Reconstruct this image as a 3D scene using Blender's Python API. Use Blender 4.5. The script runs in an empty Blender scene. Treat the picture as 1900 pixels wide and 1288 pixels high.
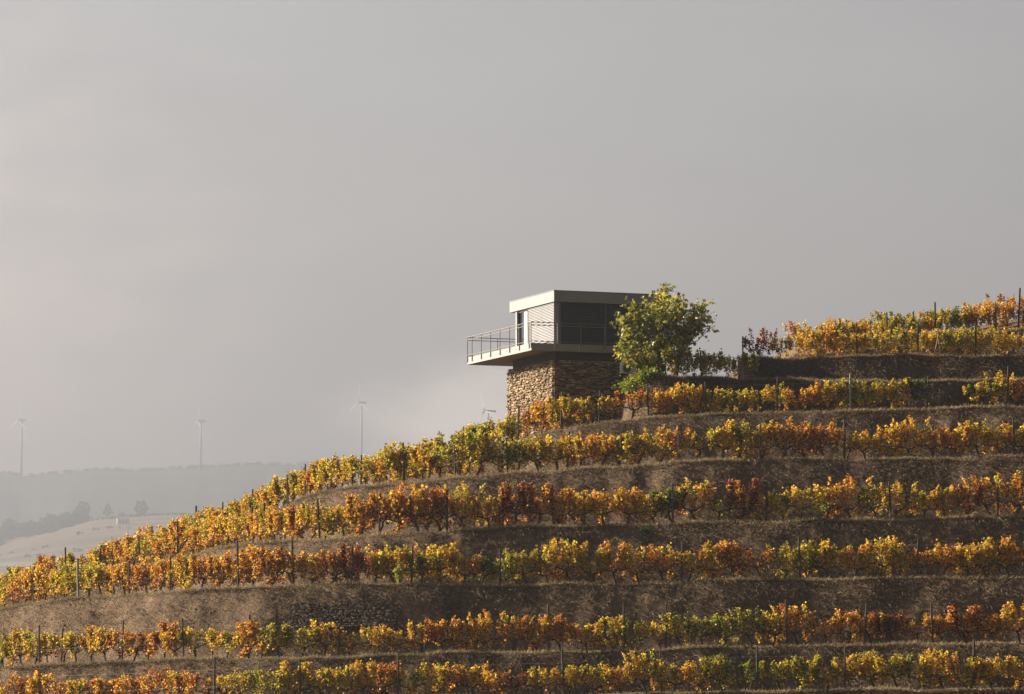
import bpy, math, random
import numpy as np
from mathutils import Vector, Matrix

sc = bpy.context.scene
COL = sc.collection
random.seed(7)
RNG = np.random.default_rng(11)

# ------------------------------------------------------------------ camera
FPX, CX, CY, HZ = 7000.0, 950.0, 644.0, 1280.0      # focal length and horizon in photo pixels
PITCH = math.atan((HZ - CY) / FPX)
cam_d = bpy.data.cameras.new('camera')
cam_d.sensor_width = 36.0
cam_d.lens = 36.0 * FPX / 1900.0
cam_d.clip_start = 1.0
cam_d.clip_end = 30000.0
cam = bpy.data.objects.new('camera', cam_d)
COL.objects.link(cam)
cam.location = (0, 0, 0)
cam.rotation_euler = (math.pi / 2 + PITCH, 0, 0)
sc.camera = cam

# ------------------------------------------------------------------ world, sun, exposure
SUN_EL, SUN_AZ = math.radians(26), math.radians(19)   # azimuth: behind the pure left direction
sun_dir = Vector((-math.cos(SUN_EL) * math.cos(SUN_AZ), math.cos(SUN_EL) * math.sin(SUN_AZ), math.sin(SUN_EL)))
world = bpy.data.worlds.new('World')
sc.world = world
world.use_nodes = True
wn, wl = world.node_tree.nodes, world.node_tree.links
wn.clear()
w_out = wn.new('ShaderNodeOutputWorld')
w_sky = wn.new('ShaderNodeTexSky')
w_sky.sky_type = 'NISHITA'
w_sky.sun_disc = False
w_sky.sun_elevation = SUN_EL
w_sky.sun_rotation = -(math.pi / 2 - SUN_AZ)
w_sky.air_density = 1.2
w_sky.dust_density = 3.0
w_b1 = wn.new('ShaderNodeBackground'); w_b1.inputs['Strength'].default_value = 0.05
wl.new(w_sky.outputs['Color'], w_b1.inputs['Color'])
# a veil of thin grey evening cloud, dimmed behind the camera to deepen shade
w_tc = wn.new('ShaderNodeTexCoord')
w_sep = wn.new('ShaderNodeSeparateXYZ'); wl.new(w_tc.outputs['Generated'], w_sep.inputs[0])
w_map = wn.new('ShaderNodeMapping'); w_map.inputs['Scale'].default_value = (9, 9, 30)
w_map.inputs['Location'].default_value = (0.3, 0.1, 0.55)
wl.new(w_tc.outputs['Generated'], w_map.inputs['Vector'])
w_n = wn.new('ShaderNodeTexNoise'); w_n.inputs['Scale'].default_value = 1.0
w_n.inputs['Detail'].default_value = 4; w_n.inputs['Roughness'].default_value = 0.45
wl.new(w_map.outputs[0], w_n.inputs['Vector'])
w_dir = wn.new('ShaderNodeMapRange')     # front of the sky lighter than the back
w_dir.inputs['From Min'].default_value = -1; w_dir.inputs['From Max'].default_value = 1
w_dir.inputs['To Min'].default_value = 0.12; w_dir.inputs['To Max'].default_value = 1.0
wl.new(w_sep.outputs['Y'], w_dir.inputs['Value'])
w_nr = wn.new('ShaderNodeMapRange')
w_nr.inputs['From Min'].default_value = 0.3; w_nr.inputs['From Max'].default_value = 0.7
w_nr.inputs['To Min'].default_value = 0.91; w_nr.inputs['To Max'].default_value = 1.10
wl.new(w_n.outputs['Fac'], w_nr.inputs['Value'])
w_mul = wn.new('ShaderNodeMath'); w_mul.operation = 'MULTIPLY'
wl.new(w_dir.outputs[0], w_mul.inputs[0]); wl.new(w_nr.outputs[0], w_mul.inputs[1])
w_cr = wn.new('ShaderNodeValToRGB')
w_cr.color_ramp.elements[0].position = 0.0; w_cr.color_ramp.elements[0].color = (0.150, 0.140, 0.135, 1)
w_cr.color_ramp.elements[1].position = 0.19; w_cr.color_ramp.elements[1].color = (0.119, 0.119, 0.121, 1)
e = w_cr.color_ramp.elements.new(1.0); e.color = (0.045, 0.048, 0.055, 1)
wl.new(w_sep.outputs['Z'], w_cr.inputs['Fac'])
def sky_puff(px, py, width, col, prev, thin=2.0, amt=1.0):
    '''a brighter bank of sunlit cloud round one direction of the sky, ragged by noise'''
    d = Vector(((px - CX) / FPX, math.cos(PITCH) - (CY - py) / FPX * math.sin(PITCH), math.sin(PITCH) + (CY - py) / FPX * math.cos(PITCH))).normalized()
    sb = wn.new('ShaderNodeVectorMath'); sb.operation = 'SUBTRACT'; sb.inputs[1].default_value = d; wl.new(w_tc.outputs['Generated'], sb.inputs[0])
    mu = wn.new('ShaderNodeVectorMath'); mu.operation = 'MULTIPLY'; mu.inputs[1].default_value = (1, 1, thin); wl.new(sb.outputs[0], mu.inputs[0])
    ln = wn.new('ShaderNodeVectorMath'); ln.operation = 'LENGTH'; wl.new(mu.outputs[0], ln.inputs[0])
    m1 = wn.new('ShaderNodeMapping'); m1.inputs['Scale'].default_value = (26, 26, 60); wl.new(w_tc.outputs['Generated'], m1.inputs['Vector'])
    nz = wn.new('ShaderNodeTexNoise'); nz.inputs['Scale'].default_value = 1.0; nz.inputs['Detail'].default_value = 5; wl.new(m1.outputs[0], nz.inputs['Vector'])
    ad = wn.new('ShaderNodeMath'); ad.operation = 'MULTIPLY_ADD'; ad.inputs[1].default_value = -width * .9; wl.new(nz.outputs['Fac'], ad.inputs[0])
    hh = wn.new('ShaderNodeMath'); hh.operation = 'ADD'; hh.inputs[1].default_value = width * .45; wl.new(ln.outputs['Value'], hh.inputs[0]); wl.new(hh.outputs[0], ad.inputs[2])
    mr = wn.new('ShaderNodeMapRange'); mr.interpolation_type = 'SMOOTHERSTEP'
    mr.inputs['From Min'].default_value = 0; mr.inputs['From Max'].default_value = width; mr.inputs['To Min'].default_value = amt; mr.inputs['To Max'].default_value = 0
    wl.new(ad.outputs[0], mr.inputs['Value'])
    mx = wn.new('ShaderNodeMix'); mx.data_type = 'RGBA'; wl.new(mr.outputs[0], mx.inputs[0]); wl.new(prev, mx.inputs[6]); mx.inputs[7].default_value = (*col, 1)
    return mx.outputs[2]
w_col = sky_puff(-250, 800, .15, (.36, .27, .23), w_cr.outputs['Color'], 1.0, .7)
w_col = sky_puff(900, 790, .050, (.72, .61, .53), w_col, 1.5, 1.0)
w_b2 = wn.new('ShaderNodeBackground')
wl.new(w_col, w_b2.inputs['Color']); wl.new(w_mul.outputs[0], w_b2.inputs['Strength'])
w_mix = wn.new('ShaderNodeMixShader'); w_mix.inputs[0].default_value = 0.90
wl.new(w_b1.outputs[0], w_mix.inputs[1]); wl.new(w_b2.outputs[0], w_mix.inputs[2])
wl.new(w_mix.outputs[0], w_out.inputs['Surface'])

sun_d = bpy.data.lights.new('sun', 'SUN')
sun_d.energy = 5.0
sun_d.angle = math.radians(0.6)
sun_d.color = (1.0, 0.87, 0.69)
sun = bpy.data.objects.new('sun', sun_d)
COL.objects.link(sun)
sun.location = (-60, 120, 120)
sun.rotation_euler = (-sun_dir).to_track_quat('-Z', 'Y').to_euler()

sc.view_settings.view_transform = 'Standard'
sc.view_settings.look = 'None'
sc.view_settings.exposure = 1.98
sc.view_settings.gamma = 1.0
sc.cycles.max_bounces = 6
sc.cycles.diffuse_bounces = 3
sc.cycles.transmission_bounces = 4
sc.cycles.volume_bounces = 0
sc.cycles.use_denoising = True

# ------------------------------------------------------------------ helpers
cP, sP = math.cos(PITCH), math.sin(PITCH)
def P(px, py, Y):
    """the place that stands at depth Y under photo pixel px, py"""
    a, b = (px - CX) / FPX, (CY - py) / FPX
    d = Vector((a, cP - b * sP, sP + b * cP))
    return d * (Y / d.y)
def pxX(px, Y):
    return (px - CX) * Y / FPX / cP
def to_px(x, y, z):
    f = y * cP + z * sP; up = -y * sP + z * cP
    return CX + FPX * x / f, CY - FPX * up / f

def hash2(ix, iy, seed):
    h = (ix * 374761393 + iy * 668265263 + seed * 974711) & 0xFFFFFFFF
    h = ((h ^ (h >> 13)) * 1274126177) & 0xFFFFFFFF
    return ((h ^ (h >> 16)) & 0xFFFF) / 65535.0
def vnoise(x, y, seed=0):
    x = np.asarray(x, float); y = np.asarray(y, float)
    ix, iy = np.floor(x).astype(np.int64), np.floor(y).astype(np.int64)
    fx, fy = x - ix, y - iy
    fx = fx * fx * (3 - 2 * fx); fy = fy * fy * (3 - 2 * fy)
    a = hash2(ix, iy, seed); b = hash2(ix + 1, iy, seed)
    c = hash2(ix, iy + 1, seed); d = hash2(ix + 1, iy + 1, seed)
    return (a * (1 - fx) + b * fx) * (1 - fy) + (c * (1 - fx) + d * fx) * fy - 0.5
def fbm(x, y, seed=0, octv=3):
    s, a = 0, 1.0
    for k in range(octv):
        s = s + a * vnoise(x * 2 ** k, y * 2 ** k, seed + k * 17); a *= 0.5
    return s

def tag(o, label=None, cat=None, group=None, kind=None):
    if label: o['label'] = label
    if cat: o['category'] = cat
    if group: o['group'] = group
    if kind: o['kind'] = kind
    return o
def empty(name, loc, rz=0.0):
    o = bpy.data.objects.new(name, None); COL.objects.link(o)
    o.location = loc; o.rotation_euler = (0, 0, rz); o.empty_display_size = 0.3
    return o
def link_mesh(name, me, mat=None, parent=None):
    o = bpy.data.objects.new(name, me); COL.objects.link(o)
    if mat and not me.materials: me.materials.append(mat)
    if parent: o.parent = parent
    return o
def np_mesh(name, V, F, attrs=None, smooth=False):
    """V (n,3); F list of equal-length face arrays (m,k)"""
    me = bpy.data.meshes.new(name)
    V = np.asarray(V, np.float32)
    Fs = F if isinstance(F, list) else [F]
    me.vertices.add(len(V)); me.vertices.foreach_set('co', V.ravel())
    nl = sum(f.size for f in Fs); npoly = sum(len(f) for f in Fs)
    me.loops.add(nl); me.polygons.add(npoly)
    me.loops.foreach_set('vertex_index', np.concatenate([f.ravel() for f in Fs]).astype(np.int32))
    starts, o = [], 0
    for f in Fs:
        starts.append(o + np.arange(len(f)) * f.shape[1]); o += f.size
    me.polygons.foreach_set('loop_start', np.concatenate(starts).astype(np.int32))
    if smooth: me.polygons.foreach_set('use_smooth', np.ones(npoly, bool))
    for k, v in (attrs or {}).items():
        a = me.attributes.new(k, 'FLOAT', 'POINT'); a.data.foreach_set('value', np.asarray(v, np.float32))
    me.update(calc_edges=True); me.validate()
    return me

class MB:
    def __init__(s): s.v, s.f = [], []
    def add(s, vs, fs):
        n = len(s.v); s.v += [tuple(v) for v in vs]; s.f += [tuple(i + n for i in f) for f in fs]
    def box(s, x0, x1, y0, y1, z0, z1, M=None):
        vs = [Vector((x, y, z)) for z in (z0, z1) for x, y in ((x0, y0), (x1, y0), (x1, y1), (x0, y1))]
        if M: vs = [M @ v for v in vs]
        s.add(vs, [(3, 2, 1, 0), (4, 5, 6, 7), (0, 1, 5, 4), (1, 2, 6, 5), (2, 3, 7, 6), (3, 0, 4, 7)])
    def bevbox(s, x0, x1, y0, y1, z0, z1, b=0.01):
        """box with chamfered edges"""
        vs, cx, cy, cz = [], (x0 + x1) / 2, (y0 + y1) / 2, (z0 + z1) / 2
        hx, hy, hz = (x1 - x0) / 2, (y1 - y0) / 2, (z1 - z0) / 2
        b = min(b, hx * .8, hy * .8, hz * .8)
        idx = {}
        for sx in (-1, 1):
            for sy in (-1, 1):
                for sz in (-1, 1):
                    for ax in range(3):
                        h = [hx - b, hy - b, hz - b]; h[ax] += b
                        idx[(sx, sy, sz, ax)] = len(vs)
                        vs.append((cx + sx * h[0], cy + sy * h[1], cz + sz * h[2]))
        fs = []
        for ax in range(3):
            o1, o2 = (ax + 1) % 3, (ax + 2) % 3
            for sg in (-1, 1):
                q = []
                for a, c in ((-1, -1), (1, -1), (1, 1), (-1, 1)):
                    k = [0, 0, 0]; k[ax] = sg; k[o1] = a; k[o2] = c
                    q.append(idx[(k[0], k[1], k[2], ax)])
                fs.append(q if sg > 0 else q[::-1])
        for ax in range(3):     # edges along ax
            o1, o2 = (ax + 1) % 3, (ax + 2) % 3
            for a in (-1, 1):
                for c in (-1, 1):
                    def K(t, face):
                        k = [0, 0, 0]; k[ax] = t; k[o1] = a; k[o2] = c
                        return idx[(k[0], k[1], k[2], face)]
                    q = [K(-1, o1), K(1, o1), K(1, o2), K(-1, o2)]
                    fs.append(q if a * c < 0 else q[::-1])
        for sx in (-1, 1):
            for sy in (-1, 1):
                for sz in (-1, 1):
                    q = [idx[(sx, sy, sz, k)] for k in range(3)]
                    fs.append(q if sx * sy * sz > 0 else q[::-1])
        s.add(vs, fs)
    def tube(s, pts, rad, n=6, cap=True):
        pts = [Vector(p) for p in pts]
        if not hasattr(rad, '__len__'): rad = [rad] * len(pts)
        base = len(s.v); ref = None
        for i, p in enumerate(pts):
            t = (pts[min(i + 1, len(pts) - 1)] - pts[max(i - 1, 0)]).normalized()
            if ref is None: ref = Vector((1, 0, 0)) if abs(t.x) < 0.8 else Vector((0, 1, 0))
            a = (ref - t * ref.dot(t)).normalized(); ref = a; b = t.cross(a)
            for k in range(n):
                th = 2 * math.pi * k / n
                s.v.append(tuple(p + (a * math.cos(th) + b * math.sin(th)) * rad[i]))
        for i in range(len(pts) - 1):
            for k in range(n):
                k2 = (k + 1) % n
                s.f.append((base + i * n + k, base + i * n + k2, base + (i + 1) * n + k2, base + (i + 1) * n + k))
        if cap:
            s.f.append(tuple(base + k for k in range(n))[::-1])
            s.f.append(tuple(base + (len(pts) - 1) * n + k for k in range(n)))
    def mesh(s, name, smooth=False):
        me = bpy.data.meshes.new(name); me.from_pydata(s.v, [], s.f)
        if smooth: me.polygons.foreach_set('use_smooth', [True] * len(me.polygons))
        me.update(); return me
    def build(s, name, mat, parent=None, smooth=False):
        return link_mesh(name, s.mesh(name, smooth), mat, parent)

# ------------------------------------------------------------------ materials
def new_mat(name, rough=0.8, spec=0.2):
    m = bpy.data.materials.new(name); m.use_nodes = True
    n, l = m.node_tree.nodes, m.node_tree.links
    b = n['Principled BSDF']; b.inputs['Roughness'].default_value = rough
    b.inputs['Specular IOR Level'].default_value = spec
    return m, n, l, b
def ramp(n, stops):
    r = n.new('ShaderNodeValToRGB'); el = r.color_ramp.elements
    el[0].position, el[0].color = stops[0][0], (*stops[0][1], 1)
    el[1].position, el[1].color = stops[-1][0], (*stops[-1][1], 1)
    for p, c in stops[1:-1]:
        q = el.new(p); q.color = (*c, 1)
    return r
def noise_node(n, l, scale, detail=4, rough=0.6, vec=None, sc3=None, coord='Object'):
    t = n.new('ShaderNodeTexNoise'); t.inputs['Scale'].default_value = scale
    t.inputs['Detail'].default_value = detail; t.inputs['Roughness'].default_value = rough
    tc = n.new('ShaderNodeTexCoord')
    if sc3:
        mp = n.new('ShaderNodeMapping'); mp.inputs['Scale'].default_value = sc3
        l.new(tc.outputs[coord], mp.inputs['Vector']); l.new(mp.outputs[0], t.inputs['Vector'])
    else:
        l.new(tc.outputs[coord], t.inputs['Vector'])
    return t
def noisy_mat(name, stops, scale=3, rough=0.85, spec=0.2, bump=0.0, detail=5, sc3=None, metallic=0):
    m, n, l, b = new_mat(name, rough, spec)
    t = noise_node(n, l, scale, detail, sc3=sc3)
    r = ramp(n, stops); l.new(t.outputs['Fac'], r.inputs['Fac']); l.new(r.outputs['Color'], b.inputs['Base Color'])
    b.inputs['Metallic'].default_value = metallic
    if bump:
        bp = n.new('ShaderNodeBump'); bp.inputs['Strength'].default_value = bump; bp.inputs['Distance'].default_value = 0.05
        l.new(t.outputs['Fac'], bp.inputs['Height']); l.new(bp.outputs[0], b.inputs['Normal'])
    return m
LEAF_STOPS = [(0.0, (.030, .060, .012)), (.12, (.090, .125, .016)), (.32, (.43, .40, .030)), (.54, (.76, .49, .042)),
              (.70, (.66, .27, .040)), (.82, (.46, .13, .036)), (.90, (.22, .045, .022)), (1.0, (.085, .040, .024))]
def leaf_mat(name, stops, transl=0.45, from_object=True, rough=0.42, spec=0.45):
    m = bpy.data.materials.new(name); m.use_nodes = True
    n, l = m.node_tree.nodes, m.node_tree.links
    b = n['Principled BSDF']; b.inputs['Roughness'].default_value = rough; b.inputs['Specular IOR Level'].default_value = spec
    at = n.new('ShaderNodeAttribute'); at.attribute_name = 'du'
    src = at.outputs['Fac']
    if from_object:
        oi = n.new('ShaderNodeObjectInfo'); sp = n.new('ShaderNodeSeparateColor'); l.new(oi.outputs['Color'], sp.inputs[0])
        ad = n.new('ShaderNodeMath'); ad.operation = 'ADD'; l.new(sp.outputs[0], ad.inputs[0]); l.new(at.outputs['Fac'], ad.inputs[1])
        src = ad.outputs[0]
    r = ramp(n, stops); l.new(src, r.inputs['Fac'])
    a2 = n.new('ShaderNodeAttribute'); a2.attribute_name = 'val'
    hs = n.new('ShaderNodeHueSaturation'); l.new(r.outputs['Color'], hs.inputs['Color']); l.new(a2.outputs['Fac'], hs.inputs['Value'])
    l.new(hs.outputs['Color'], b.inputs['Base Color'])
    tr = n.new('ShaderNodeBsdfTranslucent'); l.new(hs.outputs['Color'], tr.inputs['Color'])
    mx = n.new('ShaderNodeMixShader'); mx.inputs[0].default_value = transl
    l.new(b.outputs[0], mx.inputs[1]); l.new(tr.outputs[0], mx.inputs[2])
    l.new(mx.outputs[0], n['Material Output'].inputs['Surface'])
    return m
M_leaf = leaf_mat('vine_leaf', LEAF_STOPS, 0.5, True, 0.45, 0.28)
M_fig = leaf_mat('fig_leaf', [(0, (.11, .130, .020)), (.45, (.31, .30, .040)), (.8, (.46, .38, .042)), (1, (.58, .37, .03))], 0.5, False, 0.38, 0.5)
M_bush = leaf_mat('bush_leaf', [(0, (.07, .12, .012)), (.5, (.24, .28, .022)), (1, (.46, .40, .03))], 0.4, False)
M_dark_bush = leaf_mat('dark_bush_leaf', [(0, (.02, .05, .012)), (1, (.06, .10, .02))], 0.3, False)
M_bark = noisy_mat('vine_bark', [(.3, (.030, .020, .014)), (.7, (.10, .072, .050))], 14, bump=0.6, sc3=(3, 3, .6))
M_figbark = noisy_mat('fig_bark', [(.3, (.08, .065, .05)), (.7, (.20, .17, .14))], 9, bump=0.4)
M_post = noisy_mat('post_wood', [(.3, (.028, .024, .022)), (.7, (.095, .080, .070))], 8, bump=0.4, sc3=(6, 6, .7))
M_slate = noisy_mat('pale_post_stone', [(.3, (.16, .15, .14)), (.7, (.34, .32, .30))], 8, bump=0.4, sc3=(6, 6, .7))
M_pole = noisy_mat('pale_pole_wood', [(.3, (.22, .17, .12)), (.7, (.38, .30, .22))], 8, bump=0.2, sc3=(6, 6, .7))
M_wire = noisy_mat('wire', [(.3, (.25, .25, .25)), (.7, (.35, .35, .34))], 8, rough=0.5, metallic=0.6)
M_dry = leaf_mat('dry_grass_blade', [(0, (.125, .088, .056)), (.5, (.215, .155, .10)), (1, (.40, .305, .185))], 0.25, False, 0.7, 0.15)
M_green = leaf_mat('green_grass_blade', [(0, (.10, .115, .025)), (.55, (.27, .27, .06)), (1, (.46, .41, .16))], 0.35, False, 0.6, 0.2)
M_conc = noisy_mat('smooth_dark_render', [(.3, (.050, .044, .040)), (.7, (.068, .060, .054))], 1.4, rough=0.8)
M_metal = noisy_mat('bronze_metal_cladding', [(.3, (.235, .235, .24)), (.7, (.265, .265, .27))], .8, rough=0.55, spec=0.5, metallic=0.75)
M_slab = noisy_mat('slab_cladding', [(.3, (.26, .253, .245)), (.7, (.29, .283, .275))], .8, rough=0.55, spec=0.5, metallic=0.75)
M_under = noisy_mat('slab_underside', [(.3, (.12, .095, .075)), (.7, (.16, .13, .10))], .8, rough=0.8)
M_slat = noisy_mat('louvre_slat_metal', [(.3, (.185, .185, .19)), (.7, (.215, .215, .22))], .8, rough=0.5, spec=0.5, metallic=0.7)
M_rail = noisy_mat('steel_rail', [(.3, (.17, .155, .14)), (.7, (.21, .195, .18))], 2, rough=0.5, spec=0.4, metallic=0.3)
M_inner = noisy_mat('dark_interior', [(.3, (.012, .012, .013)), (.7, (.02, .02, .021))], 2)  # near-black base colour stands in for the shade indoors
M_pale_panel = noisy_mat('pale_cyan_panel', [(.3, (.60, .68, .66)), (.7, (.68, .75, .73))], 2, rough=0.5)  # even pale cyan base colour for one door leaf
M_acw = noisy_mat('white_painted_metal', [(.3, (.62, .60, .57)), (.7, (.70, .68, .64))], 3, rough=0.5)
M_acd = noisy_mat('dark_grille', [(.3, (.02, .02, .02)), (.7, (.035, .035, .035))], 3, rough=0.5)
mg, n_, l_, b_ = new_mat('dark_glass', 0.06, 0.6)
tg = noise_node(n_, l_, 0.8, 2); rg = ramp(n_, [(.3, (.010, .013, .014)), (.7, (.016, .019, .02))]); l_.new(tg.outputs['Fac'], rg.inputs['Fac']); l_.new(rg.outputs['Color'], b_.inputs['Base Color'])
M_glass = mg
def stone_mat(name, c0, c1, c2):
    m, n, l, b = new_mat(name, 0.85, 0.25)
    at = n.new('ShaderNodeAttribute'); at.attribute_name = 'du'
    t = noise_node(n, l, 9, 5)
    mx = n.new('ShaderNodeMath'); mx.operation = 'MULTIPLY_ADD'; mx.inputs[1].default_value = 0.7
    sb = n.new('ShaderNodeMath'); sb.operation = 'MULTIPLY_ADD'; sb.inputs[1].default_value = 0.6; sb.inputs[2].default_value = -0.15
    l.new(t.outputs['Fac'], sb.inputs[0]); l.new(at.outputs['Fac'], mx.inputs[0]); l.new(sb.outputs[0], mx.inputs[2])
    r = ramp(n, [(.05, c0), (.45, c1), (.9, c2)]); l.new(mx.outputs[0], r.inputs['Fac']); l.new(r.outputs['Color'], b.inputs['Base Color'])
    bp = n.new('ShaderNodeBump'); bp.inputs['Strength'].default_value = 0.5; bp.inputs['Distance'].default_value = 0.02
    l.new(t.outputs['Fac'], bp.inputs['Height']); l.new(bp.outputs[0], b.inputs['Normal'])
    return m
M_stone = stone_mat('schist', (.07, .045, .027), (.21, .145, .085), (.42, .315, .20))
M_mort = noisy_mat('wall_joint_earth', [(.3, (.022, .016, .012)), (.7, (.045, .032, .024))], 8)
M_drystone = stone_mat('weathered_schist', (.04, .03, .022), (.075, .056, .040), (.13, .098, .068))

# hillside earth: colour varies by patches of dry thatch, bare soil and streaks down the slope
mh, n_, l_, b_ = new_mat('terrace_earth', 0.95, 0.1)
t1 = noise_node(n_, l_, 0.9, 6, .65); t2 = noise_node(n_, l_, 5.5, 6, .7, sc3=(1.3, 1, .45)); t3 = noise_node(n_, l_, 22, 4, .7)
r1 = ramp(n_, [(.28, (.085, .058, .039)), (.5, (.145, .102, .067)), (.72, (.225, .162, .104))]); l_.new(t1.outputs['Fac'], r1.inputs['Fac'])
r2 = ramp(n_, [(.3, (.45, .43, .42)), (.7, (1.25, 1.22, 1.18))]); l_.new(t2.outputs['Fac'], r2.inputs['Fac'])
mm = n_.new('ShaderNodeMix'); mm.data_type = 'RGBA'; mm.blend_type = 'MULTIPLY'; mm.inputs[0].default_value = 0.9
l_.new(r1.outputs['Color'], mm.inputs[6]); l_.new(r2.outputs['Color'], mm.inputs[7])
ga = n_.new('ShaderNodeAttribute'); ga.attribute_name = 'grass'
tgn = noise_node(n_, l_, 2.2, 5, .6); gm = n_.new('ShaderNodeMath'); gm.operation = 'MULTIPLY'
gmr = n_.new('ShaderNodeMapRange'); gmr.inputs['From Min'].default_value = .38; gmr.inputs['From Max'].default_value = .6; l_.new(tgn.outputs['Fac'], gmr.inputs['Value'])
l_.new(ga.outputs['Fac'], gm.inputs[0]); l_.new(gmr.outputs[0], gm.inputs[1])
rg2 = ramp(n_, [(.3, (.085, .090, .028)), (.7, (.17, .155, .065))]); l_.new(t3.outputs['Fac'], rg2.inputs['Fac'])
m2 = n_.new('ShaderNodeMix'); m2.data_type = 'RGBA'; l_.new(gm.outputs[0], m2.inputs[0]); l_.new(mm.outputs[2], m2.inputs[6]); l_.new(rg2.outputs['Color'], m2.inputs[7])
l_.new(m2.outputs[2], b_.inputs['Base Color'])
bp = n_.new('ShaderNodeBump'); bp.inputs['Strength'].default_value = 0.9; bp.inputs['Distance'].default_value = 0.12
l_.new(t2.outputs['Fac'], bp.inputs['Height'])
bp2 = n_.new('ShaderNodeBump'); bp2.inputs['Strength'].default_value = 0.6; bp2.inputs['Distance'].default_value = 0.03
l_.new(t3.outputs['Fac'], bp2.inputs['Height']); l_.new(bp.outputs[0], bp2.inputs['Normal']); l_.new(bp2.outputs[0], b_.inputs['Normal'])
M_hill = mh

# ------------------------------------------------------------------ terraces: lips as (photo px, photo py, depth)
LIPS = [
 [(2500, 1262, 149), (1900, 1279, 153), (1400, 1286, 154), (1000, 1297, 155), (500, 1305, 159), (0, 1322, 170), (-500, 1350, 196)],
 [(2500, 1182, 155), (1900, 1193, 158), (1500, 1200, 160), (900, 1215, 162), (500, 1223, 164), (200, 1232, 170), (0, 1241, 176), (-300, 1262, 190), (-500, 1280, 204)],
 [(2500, 1064, 163), (1900, 1072, 165), (1400, 1078, 167), (1000, 1088, 168.5), (700, 1086, 169.5), (500, 1090, 171), (330, 1099, 174), (130, 1112, 181), (0, 1130, 187), (-200, 1160, 199), (-500, 1200, 222)],
 [(2500, 954, 169), (1900, 962, 170.5), (1500, 967, 172), (1000, 978, 174), (820, 988, 175), (700, 995, 176), (583, 1001, 178), (500, 1007, 181), (400, 1020, 187), (365, 1032, 190), (300, 1046, 193.5), (240, 1058, 196.5), (180, 1068, 199.5), (120, 1080, 202), (60, 1097, 205), (0, 1119, 208), (-300, 1170, 226), (-500, 1205, 246)],
 [(2500, 842, 174), (1900, 850, 176), (1600, 853, 177.5), (1300, 859, 179), (1100, 868, 180.5), (1000, 877, 181.5), (855, 890, 183), (767, 896, 184.5), (671, 905, 187), (583, 917, 191), (530, 940, 194), (470, 963, 197), (414, 985, 200), (367, 1001, 203), (320, 1018, 206), (260, 1042, 209), (200, 1064, 212), (120, 1090, 215), (0, 1125, 219), (-300, 1175, 238), (-500, 1208, 258)],
 [(2500, 742, 181), (1900, 757, 183), (1600, 765, 184.5), (1400, 769, 186), (1250, 774, 187), (1150, 783, 188), (1076, 791, 189), (1010, 803, 190), (950, 828, 191.5), (900, 840, 193), (850, 852, 194.5), (800, 866, 196.5), (750, 884, 199), (680, 911, 202), (600, 945, 205), (480, 995, 212), (300, 1060, 222), (100, 1110, 232), (-300, 1185, 255), (-500, 1215, 276)],
 [(2500, 704, 190.5), (1900, 708, 191.5), (1600, 712, 191.5), (1450, 708, 191.2), (1380, 706, 191), (1300, 702, 190.5), (1230, 700, 190.3), (1200, 699, 190.8), (1170, 699, 192.5), (1140, 718, 198), (1108, 755, 212), (1072, 800, 232), (900, 860, 262), (500, 1010, 282), (-500, 1215, 300)],
 [(2500, 660, 189.5), (1900, 665, 192), (1700, 662, 193.5), (1500, 668, 194.3), (1400, 667, 194.6), (1381, 668, 195.2), (1365, 680, 200), (1336, 721, 214), (1293, 777, 238), (1180, 825, 262), (1000, 850, 285), (500, 1020, 305), (-500, 1216, 325)],
 [(2500, 556, 199), (1900, 613, 202), (1710, 638, 203), (1584, 654, 203.5), (1500, 660, 204), (1460, 665, 207), (1418, 706, 222), (1358, 766, 248), (1240, 830, 276), (1000, 860, 306), (500, 1026, 330), (-500, 1217, 350)],
]
X0, X1, DX = -48.0, 46.0, 0.16
XS = np.arange(X0, X1 + 1e-6, DX)
def smooth1(a, k):
    ker = np.hanning(2 * k + 3)[1:-1]; ker /= ker.sum()
    return np.convolve(np.pad(a, k, mode='edge'), ker, mode='valid')
yL, zL = [], []
for t, pts in enumerate(LIPS):
    w = sorted([tuple(P(*p)) for p in pts])
    xs = [p[0] for p in w]
    y = np.interp(XS, xs, [p[1] for p in w]); z = np.interp(XS, xs, [p[2] for p in w])
    k_ = 1 if t == 7 else 5; y = smooth1(y, k_); z = smooth1(z, k_)
    y = y + 0.5 * vnoise(XS * 0.22, XS * 0 + t * 7.3, 3) + 0.25 * vnoise(XS * 0.9, XS * 0 + t * 3.1, 5)
    z = z + 0.16 * vnoise(XS * 0.35, XS * 0 + t * 5.7, 9) + 0.10 * vnoise(XS * 1.3, XS * 0 + t * 2.9, 13)
    yL.append(y); zL.append(z)
for t in range(1, len(yL)):      # keep the order front to back, low to high
    yL[t] = np.maximum(yL[t], yL[t - 1] + 1.2)
    zL[t] = np.maximum(zL[t], zL[t - 1] + 0.02)
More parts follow.
